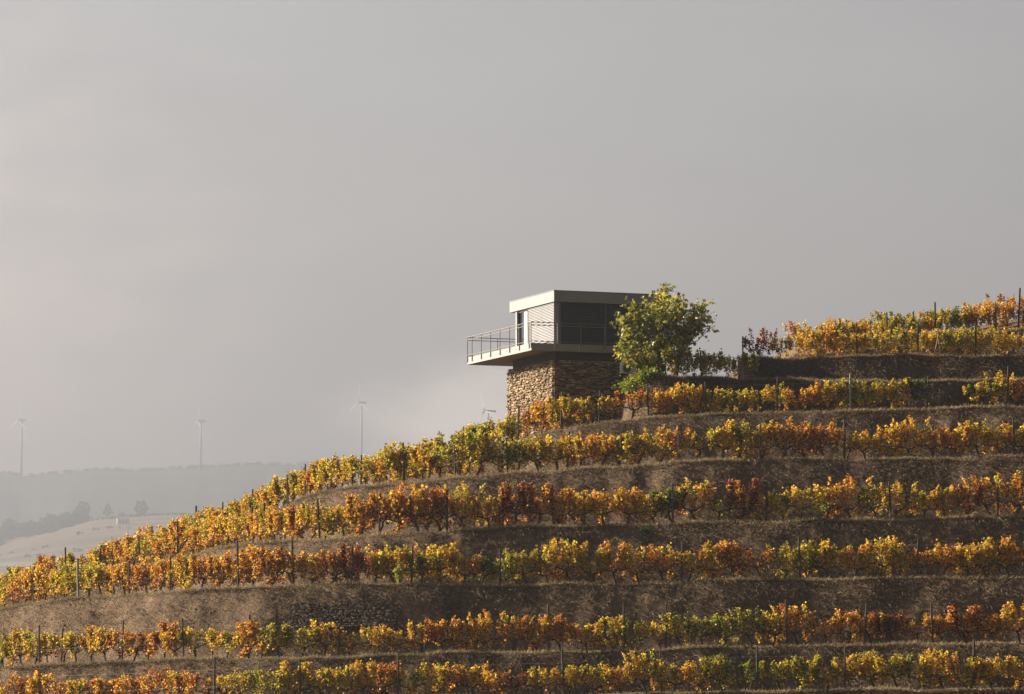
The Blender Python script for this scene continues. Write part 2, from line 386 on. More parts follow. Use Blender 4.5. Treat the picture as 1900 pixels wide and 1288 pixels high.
# lower terraces below the frame down to the valley, crest and back slope
NB = 6
lowy, lowz = [], []
for k in range(NB, 0, -1):
    lowy.append(yL[0] - 6.0 * k); lowz.append(zL[0] - 3.4 * k)
YL = np.array(lowy + yL); ZL = np.array(lowz + zL)
NT = len(YL)
FIRST = NB
RISE = np.full(NT, 0.035); RISE[FIRST + 6] = 0.10; RISE[FIRST + 7] = 0.05
SL = np.sqrt(1 + np.gradient(YL, DX, axis=1) ** 2)
def profile_col(i):
    """(ys, zs) knots of column set i as arrays for all columns"""
    pass
FLAT_END, FLAT_Z, BW = [], [], []
for t in range(NT - 1):
    gap = YL[t + 1] - YL[t]
    zf = ZL[t] + RISE[t] * gap * 0.6
    zf = np.minimum(np.minimum(zf, ZL[t] + .7), ZL[t + 1] - 0.01)
    bw = np.minimum((ZL[t + 1] - zf) * 0.60 * np.minimum(SL[t + 1], 3.0) + 0.15, 0.72 * gap)
    FLAT_END.append(YL[t + 1] - bw); FLAT_Z.append(zf); BW.append(bw)
def lump(x, y, z):
    return 0.16 * fbm(x * 0.8, z * 0.9, 21, 3) + 0.10 * fbm(x * 2.6, z * 1.1 + y * .3, 31, 2)
def ground_z(x, y):
    i = min(max((x - X0) / DX, 0), len(XS) - 1.001); a = int(i); f = i - a
    g = lambda A: A[a] * (1 - f) + A[a + 1] * f
    for t in range(NT - 1, -1, -1):
        yl = g(YL[t])
        if y >= yl - 1e-6:
            if t == NT - 1: return g(ZL[t]) + 0.20 * min(y - yl, 5)
            ye, zf = g(FLAT_END[t]), g(FLAT_Z[t])
            if y <= ye: return g(ZL[t]) + (zf - g(ZL[t])) * (y - yl) / max(ye - yl, 1e-3)
            s = (y - ye) / max(g(YL[t + 1]) - ye, 1e-3)
            return zf + (g(ZL[t + 1]) - zf) * bankf(s)
    return -30.0
def bankf(s):
    return 0.25 * s * s * (3 - 2 * s) + 0.75 * (1 - (1 - s) ** 1.35)
rows_y, rows_z, rows_g, rows_b = [], [], [], []
rows_y.append(YL[0] - 14); rows_z.append(np.full_like(XS, -36.0)); rows_g.append(XS * 0); rows_b.append(XS * 0)
rows_y.append(YL[0] - 5); rows_z.append(np.minimum(ZL[0] - 4, -30.0)); rows_g.append(XS * 0); rows_b.append(XS * 0)
for t in range(NT - 1):
    nf, nb = (9, 14) if t >= FIRST - 1 else (3, 5)
    for k in range(nf):
        s = k / nf
        y = YL[t] + (FLAT_END[t] - YL[t]) * s
        rows_y.append(y); rows_z.append(ZL[t] + (FLAT_Z[t] - ZL[t]) * s)
        rows_g.append(XS * 0 + (1.0 if s < 0.55 else 0.35)); rows_b.append(XS * 0 + 0.15)
    for k in range(nb):
        s = k / nb
        y = FLAT_END[t] + (YL[t + 1] - FLAT_END[t]) * s
        rows_y.append(y); rows_z.append(FLAT_Z[t] + (ZL[t + 1] - FLAT_Z[t]) * bankf(s))
        rows_g.append(XS * 0 + (0.9 if s > 0.93 else 0.0)); rows_b.append(XS * 0 + min(1, 4 * s * (1.0 - s) + 0.15))
t = NT - 1
for d, dz in ((0, 0), (1, .2), (2, .4), (3.5, .7), (5, 1.0), (8, .9), (12, .3), (16, -.6), (26, -4), (45, -14), (80, -36)):
    rows_y.append(YL[t] + d); rows_z.append(np.maximum(ZL[t] + dz, -36) if d < 80 else XS * 0 - 36)
    rows_g.append(XS * 0 + .5); rows_b.append(XS * 0 + .1)
RY, RZ, RG, RB = map(np.array, (rows_y, rows_z, rows_g, rows_b))
XX = np.broadcast_to(XS, RY.shape)
Lm = lump(XX, RY, RZ) * RB
RY2 = RY - Lm * 1.2; RZ2 = RZ + Lm * 0.5 + 0.03 * fbm(XX * 3, RY * 3, 77, 2)
# shoulders beyond both ends run down to the valley
nr, ncx = RY.shape
V = np.stack([XX, RY2, RZ2], -1)
def side(col, sgn):
    out = []
    for d, dz in ((10, -2), (25, -8), (45, -18), (70, -36)):
        c = V[:, col].copy(); c[:, 0] += sgn * d; c[:, 2] = np.maximum(c[:, 2] + dz, -36.0); c[:, 1] += d * 0.35 if sgn < 0 else 0
        out.append(c)
    return out
L = side(0, -1)[::-1]; Rr = side(-1, 1)
V = np.concatenate([np.stack(L, 1), V, np.stack(Rr, 1)], 1)
G = np.pad(RG, ((0, 0), (4, 4)), mode='edge')
ncx = V.shape[1]
ii = np.arange((nr - 1) * ncx).reshape(nr - 1, ncx)[:, :-1].ravel()
F = np.stack([ii, ii + 1, ii + 1 + ncx, ii + ncx], 1)
hill = link_mesh('terraced_hillside', np_mesh('terraced_hillside', V.reshape(-1, 3), F, {'grass': G.ravel()}, True), M_hill)
tag(hill, 'terraced earth hillside with dry grass banks and narrow green ledges', 'hillside', kind='structure')

# ------------------------------------------------------------------ leaves
LEAF2 = np.array([(0, 0, 0), (-.48, .22, .10), (-.40, .72, .14), (0, 1.0, -.05), (.40, .72, .14), (.48, .22, .10)], float)
LF2 = np.array([(0, 3, 2, 1), (0, 5, 4, 3)])
LEAF5 = np.array([(0, .05, 0), (-.50, .02, .04), (-.30, .36, .10), (-.56, .66, .08), (-.18, .68, .10), (0, 1.08, -.06), (.18, .68, .10), (.56, .66, .08), (.30, .36, .10), (.50, .02, .04)], float)
LF5 = [np.array([(0, 5, 4, 2), (0, 8, 6, 5)]), np.array([(0, 2, 1), (2, 4, 3), (0, 9, 8), (8, 7, 6)])]
def leaf_cloud(C, size, rng, tmpl=LEAF2, faces=LF2, droop=0.5, du_spread=.12, val=(.55, 1.4), du0=0.0):
    """leaves of given centres: hanging, facing anywhere"""
    n = len(C)
    th = rng.uniform(0, 2 * np.pi, n)
    tip = np.stack([np.cos(th), np.sin(th), -droop + rng.normal(0, .55, n)], 1)
    tip /= np.linalg.norm(tip, axis=1, keepdims=True)
    r = rng.normal(0, 1, (n, 3)) + np.array([0, 0, .9]); r -= tip * (r * tip).sum(1, keepdims=True)
    nrm = r / np.linalg.norm(r, axis=1, keepdims=True)
    sx = np.cross(tip, nrm)
    s = (size * rng.uniform(.65, 1.3, n))[:, None, None]
    V = C[:, None, :] + s * (tmpl[None, :, 0:1] * sx[:, None] + (tmpl[None, :, 1:2] - .5) * tip[:, None] + tmpl[None, :, 2:3] * nrm[:, None])
    k = len(tmpl)
    off = (np.arange(n) * k)
    Fs = faces if isinstance(faces, list) else [faces]
    FF = [(f[None] + off[:, None, None]).reshape(-1, f.shape[1]) for f in Fs]
    du = np.repeat(du0 + rng.normal(0, du_spread, n), k)
    vv = np.repeat(rng.uniform(val[0], val[1], n), k)
    return V.reshape(-1, 3), FF, du, vv

def make_vine(seed, width=1.25, hgt=1.5, density=1.0, low=.5):
    rng = np.random.default_rng(seed); rd = random.Random(seed)
    tb = MB(); arms = []
    lean = rd.uniform(-.22, .22); h0 = rd.uniform(low, low + .18)
    pts = [(0, 0, -.12)] + [(lean * s + rd.uniform(-.03, .03), rd.uniform(-.03, .03), h0 * s) for s in (.25, .5, .75, 1)]
    tb.tube(pts, [.055, .05, .042, .045, .05], 7)
    top = Vector(pts[-1]); C = []; grp = []
    for sg in (-1, 1):
        ln = width * .5 * rd.uniform(.75, 1.05)
        a = [top]
        for k in range(1, 5):
            a.append(top + Vector((sg * ln * k / 4, rd.uniform(-.06, .06), rd.uniform(-.02, .10) + .04 * k)))
        tb.tube(a, [.04, .032, .026, .02, .014], 6); arms.append(a)
    nsh = int(rd.randint(12, 17) * (0.6 + .4 * density))
    for k in range(nsh):
        a = arms[k % 2]; t = rd.uniform(.0, 1) * 3.99; i = int(t); p0 = a[i].lerp(a[i + 1], t - i)
        up = (hgt - p0.z) * rd.choice([rd.uniform(.5, .95), rd.uniform(.7, 1.0), rd.uniform(.9, 1.1)]); d = Vector((rd.uniform(-.22, .22), rd.uniform(-.28, .28), 0))
        if rd.random() < .26: up *= -.30; d *= 1.6
        pts = [p0 + d * s ** 1.3 + Vector((rd.uniform(-.03, .03), rd.uniform(-.03, .03), up * s - (.16 * s ** 3 if up > 0 else 0))) for s in (0, .25, .5, .75, 1)]
        tb.tube(pts, [.010, .009, .008, .006, .004], 4)
        m = int(66 * density * (abs(up) / .8) ** .8) + 8
        du_s = rd.gauss(0, .06) + rd.choice([0, 0, 0, .03, -.17])
        for j in range(m):
            s = min(rd.uniform(0.03, 1.02) ** .85, 1) * 3.99; i = int(s)
            q = pts[i].lerp(pts[i + 1], s - i)
            C.append((q.x + rd.gauss(0, .055), q.y + rd.gauss(0, .07), q.z + rd.gauss(0, .06))); grp.append(du_s)
    C = np.array(C)
    Vv, FF, du, vv = leaf_cloud(C, .084, rng, LEAF2, LF2, .7, .13, (.42, 1.4))
    du = du + np.repeat(np.array(grp), len(LEAF2))
    # sparse dead brown leaves low in the plant
    low_l = np.repeat((C[:, 2] < h0 + .15) & (rng.random(len(C)) < .4), len(LEAF2)); du = du + low_l * .22
    return np_mesh('foliage', Vv, FF, {'du': du, 'val': vv}), tb.mesh('trunk', True), (Vv, FF, du, vv)
VARS = []
for k in range(18):
    dens = [1, 1.15, .9, .75, 1.1, 1.25][k % 6]
    VARS.append(make_vine(100 + k, width=[1.6, 1.7, 1.4, 1.5][k % 4], hgt=[1.6, 1.72, 1.5, 1.82, 1.42][k % 5], density=dens, low=.38))
for fm, tm, _ in VARS:
    fm.materials.append(M_leaf); tm.materials.append(M_bark)

COLS = {
 0: [(0,.62),(250,.70),(400,.68),(480,.33),(560,.33),(650,.52),(750,.66),(800,.45),(900,.68),(960,.76),(1030,.5),(1200,.58),(1300,.48),(1370,.22),(1450,.28),(1530,.52),(1600,.5),(1700,.58),(1800,.42),(1900,.4)],
 1: [(0,.45),(100,.5),(250,.62),(400,.58),(530,.45),(560,.25),(600,.45),(640,.76),(700,.6),(850,.52),(930,.58),(980,.70),(1080,.48),(1150,.4),(1300,.32),(1420,.35),(1480,.64),(1560,.74),(1700,.70),(1800,.58),(1900,.62)],
 2: [(0,.6),(60,.70),(110,.42),(180,.38),(240,.58),(330,.70),(420,.58),(500,.70),(600,.66),(660,.80),(720,.62),(790,.42),(850,.66),(880,.17),(930,.15),(1000,.28),(1040,.70),(1110,.3),(1150,.74),(1200,.5),(1290,.6),(1380,.78),(1420,.70),(1470,.26),(1530,.33),(1580,.66),(1640,.4),(1720,.70),(1800,.44),(1900,.52)],
 3: [(150,.56),(300,.56),(400,.52),(480,.56),(540,.68),(600,.4),(680,.58),(760,.66),(820,.6),(870,.4),(930,.66),(1000,.62),(1100,.6),(1170,.45),(1240,.4),(1300,.3),(1380,.74),(1450,.35),(1500,.42),(1600,.58),(1700,.48),(1780,.70),(1900,.56)],
 4: [(300,.56),(480,.48),(560,.56),(620,.52),(700,.42),(780,.48),(870,.32),(950,.34),(1060,.56),(1150,.4),(1280,.56),(1320,.3),(1400,.58),(1500,.62),(1700,.45),(1800,.6),(1900,.48)],
 5: [(700,.5),(800,.45),(900,.36),(955,.4),(1000,.80),(1050,.3),(1100,.46),(1150,.56),(1250,.58),(1350,.5),(1500,.62),(1600,.32),(1650,.62),(1700,.22),(1820,.45),(1880,.64)],
 6: [(1270,.24),(1300,.40),(1340,.24),(1370,.36)],  # hues lifted to brighten a row that lies in shade
 7: [(1380,.92),(1412,.9),(1430,.06),(1465,.66),(1500,.5),(1560,.5),(1640,.38),(1700,.4),(1900,.5)],
 8: [(1470,.82),(1510,.5),(1560,.5),(1600,.56),(1640,.4),(1690,.26),(1740,.46),(1780,.26),(1820,.66),(1900,.70)],
}
ROWNAME = {0: 'lowest vine row', 1: 'second vine row from the bottom', 2: 'third vine row from the bottom',
           3: 'fourth vine row from the bottom', 4: 'fifth vine row from the bottom', 5: 'sixth vine row',
           6: 'short vine row beside the fig tree', 7: 'upper right ledge row', 8: 'right skyline row'}
def colname(u):
    for lim, nm in ((.11, 'dark green'), (.24, 'green'), (.35, 'yellow-green'), (.47, 'golden yellow'), (.60, 'orange'), (.72, 'rust-orange'), (.84, 'rust-red'), (2, 'dark crimson')):
        if u < lim: return nm
def lip_at(t, x):
    T = FIRST + t
    return np.interp(x, XS, YL[T])
def on_row(t, px, off):
    y = 180.0
    for _ in range(25):
        x = pxX(px, y + 0); yn = lip_at(t, x) + off * np.interp(x, XS, SL[FIRST + t])
        y = y * .5 + yn * .5
    return x, y
def walk(t, px0, px1, off, spacing, rd, jit=.12):
    out = []; x0, _ = on_row(t, px0, off); x1, _ = on_row(t, px1, off)
    x = x0
    while x < x1:
        s = float(np.interp(x, XS, SL[FIRST + t]))
        y = lip_at(t, x) + off * s
        out.append((x, y)); x += spacing * (1 + rd.uniform(-jit, jit)) / min(s, 3.0)
    return out
rd = random.Random(5)
#      terrace, from px, to px, offset from lip, spacing, back row?
ROWS = [(0, -30, 1935, .6, 1.02, 0), (1, -30, 1935, .6, 1.02, 0), (2, -30, 1935, .6, 1.04, 0), (3, 40, 1935, .6, 1.04, 0),
        (4, 215, 1935, .6, 1.04, 0), (5, 690, 1735, .6, 1.04, 0), (5, 1850, 1930, .6, 1.3, 0), (6, 1262, 1378, .45, .62, 0), (7, 1393, 1935, .5, 1.0, 0),
        (8, 1486, 1935, .5, 1.1, 0),
        (2, 60, 900, 2.0, 1.3, 1), (3, 180, 1250, 2.0, 1.3, 1), (4, 350, 1250, 2.0, 1.3, 1), (5, 960, 1070, 1.5, 1.2, 1), (5, 760, 1010, 1.9, 1.4, 1), (7, 1500, 1900, 2.0, 1.4, 1), (8, 1520, 1935, 2.0, 1.2, 1), (8, 1600, 1935, 3.6, 1.3, 1)]
placed = []
for (t, a, b, off, sp, back) in ROWS:
    for (x, y) in walk(t, a, b, off, sp, rd):
        y += rd.uniform(-.12, .12)
        z = ground_z(x, y); px, py = to_px(x, y, z + .8)
        stops = COLS[t]; u = float(np.interp(px, [s[0] for s in stops], [s[1] for s in stops])) + rd.gauss(0, .085) + .01
        if back: u += rd.uniform(-.12, .12)
        u = min(max(u, .04), .93)
        if rd.random() < .035 and not back and t not in (6,): continue      # a missing plant
        placed.append([t, back, x, y, z, px, py, u])
SCALE = {0: .95, 1: .98, 2: 1.02, 3: 1.03, 4: 1.03, 5: .98, 6: .98, 7: .92, 8: .98}
ORD = ['first', 'second', 'third', 'fourth', 'fifth', 'sixth', 'seventh', 'eighth', 'ninth', 'tenth', 'eleventh', 'twelfth', 'thirteenth', 'fourteenth', 'fifteenth', 'sixteenth', 'seventeenth', 'eighteenth', 'nineteenth', 'twentieth']
TENS = {2: 'twenty', 3: 'thirty', 4: 'forty'}
def ordinal(n):
    if n <= 20: return ORD[n - 1]
    if n % 10 == 0: return {30: 'thirtieth', 40: 'fortieth'}[n]
    return TENS[n // 10] + '-' + ORD[n % 10 - 1]
inview = [p for p in placed if -12 < p[5] < 1912 and p[6] < 1300]
outside = [p for p in placed if p not in inview]
inview.sort(key=lambda p: (p[1], p[0], p[5]))
extra = inview[300:]; inview = inview[:300]
extra += outside
groups = {}
for p in inview: groups.setdefault((p[0], p[1]), []).append(p)
vine_protos = {}
for (t, back), lst in sorted(groups.items(), key=lambda k: (k[0][1], k[0][0])):
    lst.sort(key=lambda p: p[5]); n = len(lst)
    for i, (t_, b_k, x, y, z, px, py, u) in enumerate(lst):
        vi = rd.randrange(len(VARS))
        if t == 6: vi = rd.choice([3, 9, 15])
        root = empty('grapevine', (x, y, z), 0)
        slope = float(np.interp(x, XS, np.gradient(YL[FIRST + t], DX)))
        root.rotation_euler = (0, 0, max(-.9, min(.9, math.atan(slope))) + rd.uniform(-.3, .3) + (math.pi if rd.random() < .5 else 0))
        s = SCALE[t] * rd.uniform(.86, 1.12) * (1 + {2: .06, 3: .16, 4: .17, 5: .06}.get(t, 0) * min(max((px - 480) / 250, 0), 1) * min(max((1700 - px) / 350, .3), 1)); root.scale = (s * rd.uniform(.92, 1.12), s, s)
        if vi not in vine_protos:
            fo = link_mesh('foliage', VARS[vi][0], None, root); tr = link_mesh('trunk', VARS[vi][1], None, root)
            vine_protos[vi] = (fo, tr)
        else:
            fo, tr = [q.copy() for q in vine_protos[vi]]
            for q in (fo, tr): COL.objects.link(q); q.parent = root
        fo.color = (u, 1, 1, 1)
        side_w = 'left' if i < n / 2 else 'right'
        k = i + 1 if i < n / 2 else n - i
        rn = ROWNAME[t]
        tag(root, f'{colname(u)} grapevine, {ordinal(k)} from {side_w} ' + ('half-hidden behind the ' if back else 'in the ') + rn, 'grapevine', ('vines half-hidden behind the ' if back else 'vines of the ') + rn)
# the rest of the vines (behind others or beyond the frame) as one mass
Vs, F4, D, VV, off = [], [], [], [], 0
tbx = []
for (t, back, x, y, z, px, py, u) in extra:
    a, ff, du, vv = VARS[rd.randrange(len(VARS))][2]
    th = rd.uniform(-.3, .3); c, s_ = math.cos(th), math.sin(th); sc_ = SCALE[t]
    R = np.array([[c, -s_, 0], [s_, c, 0], [0, 0, 1]]) * sc_
    Vs.append(a @ R.T + np.array([x, y, z])); F4.append(ff[0] + off); off += len(a)
    D.append(du + u); VV.append(vv)
if Vs:
    o = link_mesh('vine_foliage_mass', np_mesh('vine_foliage_mass', np.concatenate(Vs), np.concatenate(F4), {'du': np.concatenate(D), 'val': np.concatenate(VV)}), M_leaf)
    o.color = (0, 1, 1, 1)
    tag(o, 'autumn vine leaves massed behind the front rows and past the frame edge', 'vine foliage', kind='stuff')

# ------------------------------------------------------------------ posts
POSTS = {0: [80, 402, 560, 740, 1045, 1225, 1401, 1562, 1800], 1: [12, 80, 120, 232, 345, 465, 630, 790, 1018, 1157, 1233, 1457, 1600, 1725],
         2: [68, 150, 243, 320, 445, 547, 655, 765, 928, 1095, 1262, 1481, 1697, 1850], 3: [78, 127, 189, 263, 333, 411, 495, 595, 705, 830, 933, 1027, 1084, 1247, 1419, 1650, 1848],
         4: [367, 414, 470, 536, 567, 608, 671, 750, 845, 942, 1052, 1150, 1258, 1410, 1565, 1731, 1880], 5: [858, 961, 1040, 1111, 1203, 1310, 1441, 1577, 1719, 1868],
         6: [1302, 1379], 7: [1382, 1590, 1703, 1811], 8: [1560, 1646, 1695, 1736, 1848, 1890]}
HT = {(2, 445): 2.15, (2, 547): 2.1, (3, 933): 2.15, (3, 411): 1.6, (4, 750): 2.0, (4, 1052): 1.9, (5, 1577): 1.85, (1, 630): 1.5, (4, 567): 1.75, (4, 608): 1.7, (8, 1890): 2.2, (8, 1736): 2.1, (7, 1382): 1.5}
def post_mesh(seed, h, r=.045):
    q = random.Random(seed); b = MB()
    pts = [(q.uniform(-.008, .008), q.uniform(-.008, .008), z) for z in (-.3, h * .3, h * .6, h * .9, h - .02, h)]
    b.tube(pts, [r * 1.05, r, r * .98, r * .95, r * .9, r * .6], 6)
    return b.mesh('vineyard_post')
wire_pts = {}
for t, lst in POSTS.items():
    n = len(lst)
    for i, px in enumerate(lst):
        x, y = on_row(t, px, .38 if (i % 5) else .6); z = ground_z(x, y)
        h = HT.get((t, px), rd.uniform(1.55, 2.0) * (1 if t not in (6,) else .8)) + .05
        pale = (t, px) in ((5, 1577), (6, 1379), (2, 150))
        o = link_mesh('vineyard_post', post_mesh(t * 50 + i, h, .055 if h > 1.9 or pale else .045), M_slate if pale else M_post)
        o.location = (x, y, z)
        lean = rd.uniform(-.05, .05); o.rotation_euler = (rd.uniform(-.03, .03), lean, rd.uniform(0, 3))
        side_w = 'left' if i < n / 2 else 'right'; k = i + 1 if i < n / 2 else n - i
        look = 'pale grey' if pale else 'dark'
        tl = 'tall' if h > 1.8 else ('short' if h < 1.55 else 'medium')
        tag(o, f'{tl} {look} post, {ordinal(k)} from {side_w} in the {ROWNAME[t]}', 'post', 'trellis posts of the ' + ROWNAME[t])
        wire_pts.setdefault(t, []).append((x, y, z, min(h, 1.6)))
for t, ps in wire_pts.items():
    for hh, nm in ((.62, 'lower'), (1.0, 'upper')):
        b = MB(); pts = []
        for j, (x, y, z, h) in enumerate(ps):
            pts.append((x, y - .05, z + (h - .12) * hh if hh == 1.0 else z + .75))
            if j < len(ps) - 1:
                x2, y2, z2, h2 = ps[j + 1]; zz = (z + z2) / 2 + ((h + h2) / 2 - .12 if hh == 1.0 else .75) - .03
                xm, ym = (x + x2) / 2, (y + y2) / 2 - .05
                pts.append((xm, ym, max(zz, ground_z(xm, ym) + .4)))
        b.tube(pts, .0025, 4)
        o = b.build('trellis_wire', M_wire)
        tag(o, f'thin {nm} wire strung between the posts of the {ROWNAME[t]}', 'wire', 'trellis wires')

# pair of pale crossed poles on the upper right ledge
rp = empty('crossed_poles', tuple(P(1741, 664, 193.2)))
zg = ground_z(rp.location.x, rp.location.y); rp.location.z = zg
for (a, c) in (((-.28, 0, -.1), (.03, .03, 1.25)), ((.16, .05, -.1), (-.03, .07, 1.4))):
    b = MB(); b.tube([a, tuple((Vector(a) + Vector(c)) / 2 + Vector((.01, 0, 0))), c], [.035, .03, .025], 6); b.build('pole', M_pole, rp)
tag(rp, 'pair of pale wooden poles leaning together on the upper right ledge', 'poles')

# ------------------------------------------------------------------ grasses
def blades(N, xy_fn, ln, wd, rng, lean_out, du=(.0, 1.0), stiff=.5):
    X, Y, Z, T = xy_fn(N)
    n = len(X); L_ = ln * rng.uniform(.5, 1.4, n)
    th = rng.uniform(0, 2 * np.pi, n)
    d = np.stack([np.cos(th) * .5, np.sin(th) * .5 - lean_out, np.full(n, stiff)], 1); d += rng.normal(0, .15, d.shape)
    d /= np.linalg.norm(d, axis=1, keepdims=True)
    side_ = np.cross(d, rng.normal(0, 1, (n, 3))); side_ /= np.linalg.norm(side_, axis=1, keepdims=True)
    P0 = np.stack([X, Y, Z - .02], 1); w = (wd * rng.uniform(.6, 1.3, n))[:, None]
    P1 = P0 + d * (L_ * .55)[:, None]
    P2 = P1 + (d + np.array([0, -lean_out * .5, -.75]) * T[:, None]) * (L_ * .5)[:, None]
    Vv = np.stack([P0 - side_ * w, P0 + side_ * w, P1 + side_ * w * .8, P1 - side_ * w * .8, P2], 1).reshape(-1, 3)
    o = np.arange(n) * 5
    FF = [np.stack([o, o + 1, o + 2, o + 3], 1), np.stack([o + 3, o + 2, o + 4], 1)]
    patch = vnoise(X * .7, Z * .9 + Y * .2, 51) + .5
    duv = np.clip(du[0] + (du[1] - du[0]) * (patch * .6 + rng.uniform(0, .45, n)), 0, 1)
    return Vv, FF, {'du': np.repeat(duv, 5), 'val': np.repeat(rng.uniform(.85, 1.15, n), 5)}
def interpc(A, x): return np.interp(x, XS, A)
def bank_pts(rng, clump):
    def fn(N):
        X, Y, Z = [], [], []
        for T in range(FIRST - 1, NT - 1):
            n = N // (NT - FIRST)
            x = rng.uniform(-30, 30, n)
            if T >= FIRST + 5: x = rng.uniform(2, 30, n)
            s = rng.uniform(0, 1.0, n) ** .8
            ye, yl, zf, zl = interpc(FLAT_END[T], x), interpc(YL[T + 1], x), interpc(FLAT_Z[T], x), interpc(ZL[T + 1], x)
            y = ye + (yl - ye) * s; z = zf + (zl - zf) * bankf(s)
            keep = (rng.uniform(0, 1, n) < np.clip(.75 + 1.3 * vnoise(x * .9, z * 1.1, 61), .2, 1)) & (zl - zf > .25)
            rb = np.minimum(1, 4 * s * (1 - s) + .15); Lq = lump(x, y, z) * rb
            x, y, z = x[keep], (y - Lq * 1.2)[keep], (z + Lq * .5)[keep]
            X.append(x); Y.append(y); Z.append(z)
        X, Y, Z = map(np.concatenate, (X, Y, Z)); return X, Y, Z, np.ones(len(X))
    return fn
rng = np.random.default_rng(3)
Vv, FF, at = blades(280000, bank_pts(rng, 1), .40, .010, rng, .5, (0, .75), .22)
tag(link_mesh('dry_bank_grass', np_mesh('dry_bank_grass', Vv, FF, at), M_dry), 'dry brown grass thatch hanging over the terrace banks', 'dry grass', kind='stuff')
def lip_pts(rng, w0, w1, t0=0, t1=99):
    def fn(N):
        X, Y, Z = [], [], []
        for T in range(FIRST, NT):
            n = N // (NT - FIRST)
            x = rng.uniform(-30, 30, n)
            if T >= FIRST + 6: x = rng.uniform(6, 30, n)
            y = interpc(YL[T], x) + rng.uniform(w0, w1, n) * np.minimum(interpc(SL[T], x), 3)
            z = interpc(ZL[T], x) + .02
            keep = rng.uniform(0, 1, n) < np.clip(.6 + 1.8 * vnoise(x * .5, y * .5, 71), .12, 1)
            X.append(x[keep]); Y.append(y[keep]); Z.append(z[keep])
        X, Y, Z = map(np.concatenate, (X, Y, Z)); return X, Y, Z, np.full(len(X), .5)
    return fn
Vv, FF, at = blades(130000, lip_pts(rng, -.22, .8), .15, .013, rng, .1, (.1, 1), 1.0)
tag(link_mesh('ledge_grass', np_mesh('ledge_grass', Vv, FF, at), M_green), 'short green grass along the terrace ledges under the vines', 'grass', kind='stuff')
Vv, FF, at = blades(120000, lip_pts(rng, -.30, .22), .24, .012, rng, .45, (.35, 1), .6)
tag(link_mesh('ledge_dry_tufts', np_mesh('ledge_dry_tufts', Vv, FF, at), M_dry), 'straw-coloured dry grass fringing the terrace edges', 'dry grass', kind='stuff')
# fallen vine leaves
X, Y, Z, _ = lip_pts(rng, -.1, 2.0)(14000)
Zg = np.array([ground_z(a, b_) for a, b_ in zip(X, Y)])
Vv, FF, du, vv = leaf_cloud(np.stack([X, Y, Zg + .04], 1), .09, rng, droop=0, du_spread=.15, du0=.72)
o = link_mesh('fallen_leaves', np_mesh('fallen_leaves', Vv, FF, {'du': du, 'val': vv}), M_leaf); o.color = (0, 1, 1, 1)
tag(o, 'fallen brown and orange vine leaves under the rows', 'fallen leaves', kind='stuff')

# ------------------------------------------------------------------ small plants
def drop(px, py):
    '''the first ground point seen under a photo pixel'''
    for Y in np.arange(150, 236, .1):
        p = P(px, py, Y)
        if ground_z(p.x, p.y) >= p.z: return p
    return P(px, py, 190)
def bush(name, px, py, Y, w, h, n, mat, size, label, cat, seed, dumu=.5):
    q = np.random.default_rng(seed); b = drop(px, py); b.y += .15
    root = empty(name, (b.x, b.y, ground_z(b.x, b.y)))
    st = MB(); C = []
    ns = max(7, int(n / 45))
    for k in range(ns):
        th = q.uniform(0, 2 * np.pi); r = q.uniform(.2, 1) * w / 2; hh = h * q.uniform(.55, 1.05) * (1 - .35 * (r / (w / 2)) ** 2)
        tip = Vector((math.cos(th) * r, math.sin(th) * r * .8, hh)); mid = tip * .5 + Vector((0, 0, hh * .12))
        st.tube([(0, 0, -.05), mid, tip], [.014, .010, .005], 4)
        m = int(n / ns)
        s = q.uniform(.15, 1.05, m)[:, None]
        pts = np.where(s < .5, np.array(mid)[None] * s * 2, np.array(mid)[None] + (np.array(tip) - np.array(mid))[None] * (s * 2 - 1))
        C.append(pts + q.normal(0, 1, (m, 3)) * np.array([.10, .10, .07]) * max(.6, w / 1.4))
    C = np.concatenate(C); C[:, 2] = np.maximum(C[:, 2], .03)
    a, ff, du, vv = leaf_cloud(C, size, q, droop=.2, du_spread=.22, du0=dumu)
    link_mesh('foliage', np_mesh('foliage', a, ff, {'du': np.clip(du, 0, 1), 'val': vv}), mat, root)
    st.build('stem', M_bark, root)
    return tag(root, label, cat)
bush('shrub', 1180, 744, 189.3, 2.0, 1.35, 1900, M_bush, .10, 'bright yellow-green shrub on the bank under the fig tree', 'shrub', 1, .55)
bush('shrub', 1208, 716, 190.0, 1.3, .8, 800, M_bush, .10, 'small green shrub at the foot of the fig tree', 'shrub', 8, .3)
bush('sapling', 741, 1098, 168.9, .8, 1.1, 260, M_bush, .09, 'yellow-green sapling at the terrace edge above the dry stone wall', 'sapling', 2, .85)
bush('sapling', 945, 1086, 168.3, 1.1, 1.25, 380, M_bush, .09, 'bright green-yellow sapling in front of the third vine row, centre', 'sapling', 3, .7)
bush('sapling', 1500, 1076, 166.3, .9, .95, 260, M_bush, .08, 'bright green sapling in front of the third vine row, right', 'sapling', 4, .6)
bush('sapling', 1522, 970, 171.6, .8, 1.1, 240, M_bush, .08, 'yellow-green sapling leaning in front of the fourth vine row', 'sapling', 5, .7)
bush('sapling', 1820, 1274, 153.0, 1.0, 1.1, 300, M_bush, .08, 'lime green sapling in the lowest row near the right corner', 'sapling', 6, .6)
bush('small_shrub', 1197, 1006, 172.6, .75, .5, 260, M_dark_bush, .06, 'small dark green shrub alone on the bare bank', 'shrub', 7, .4)
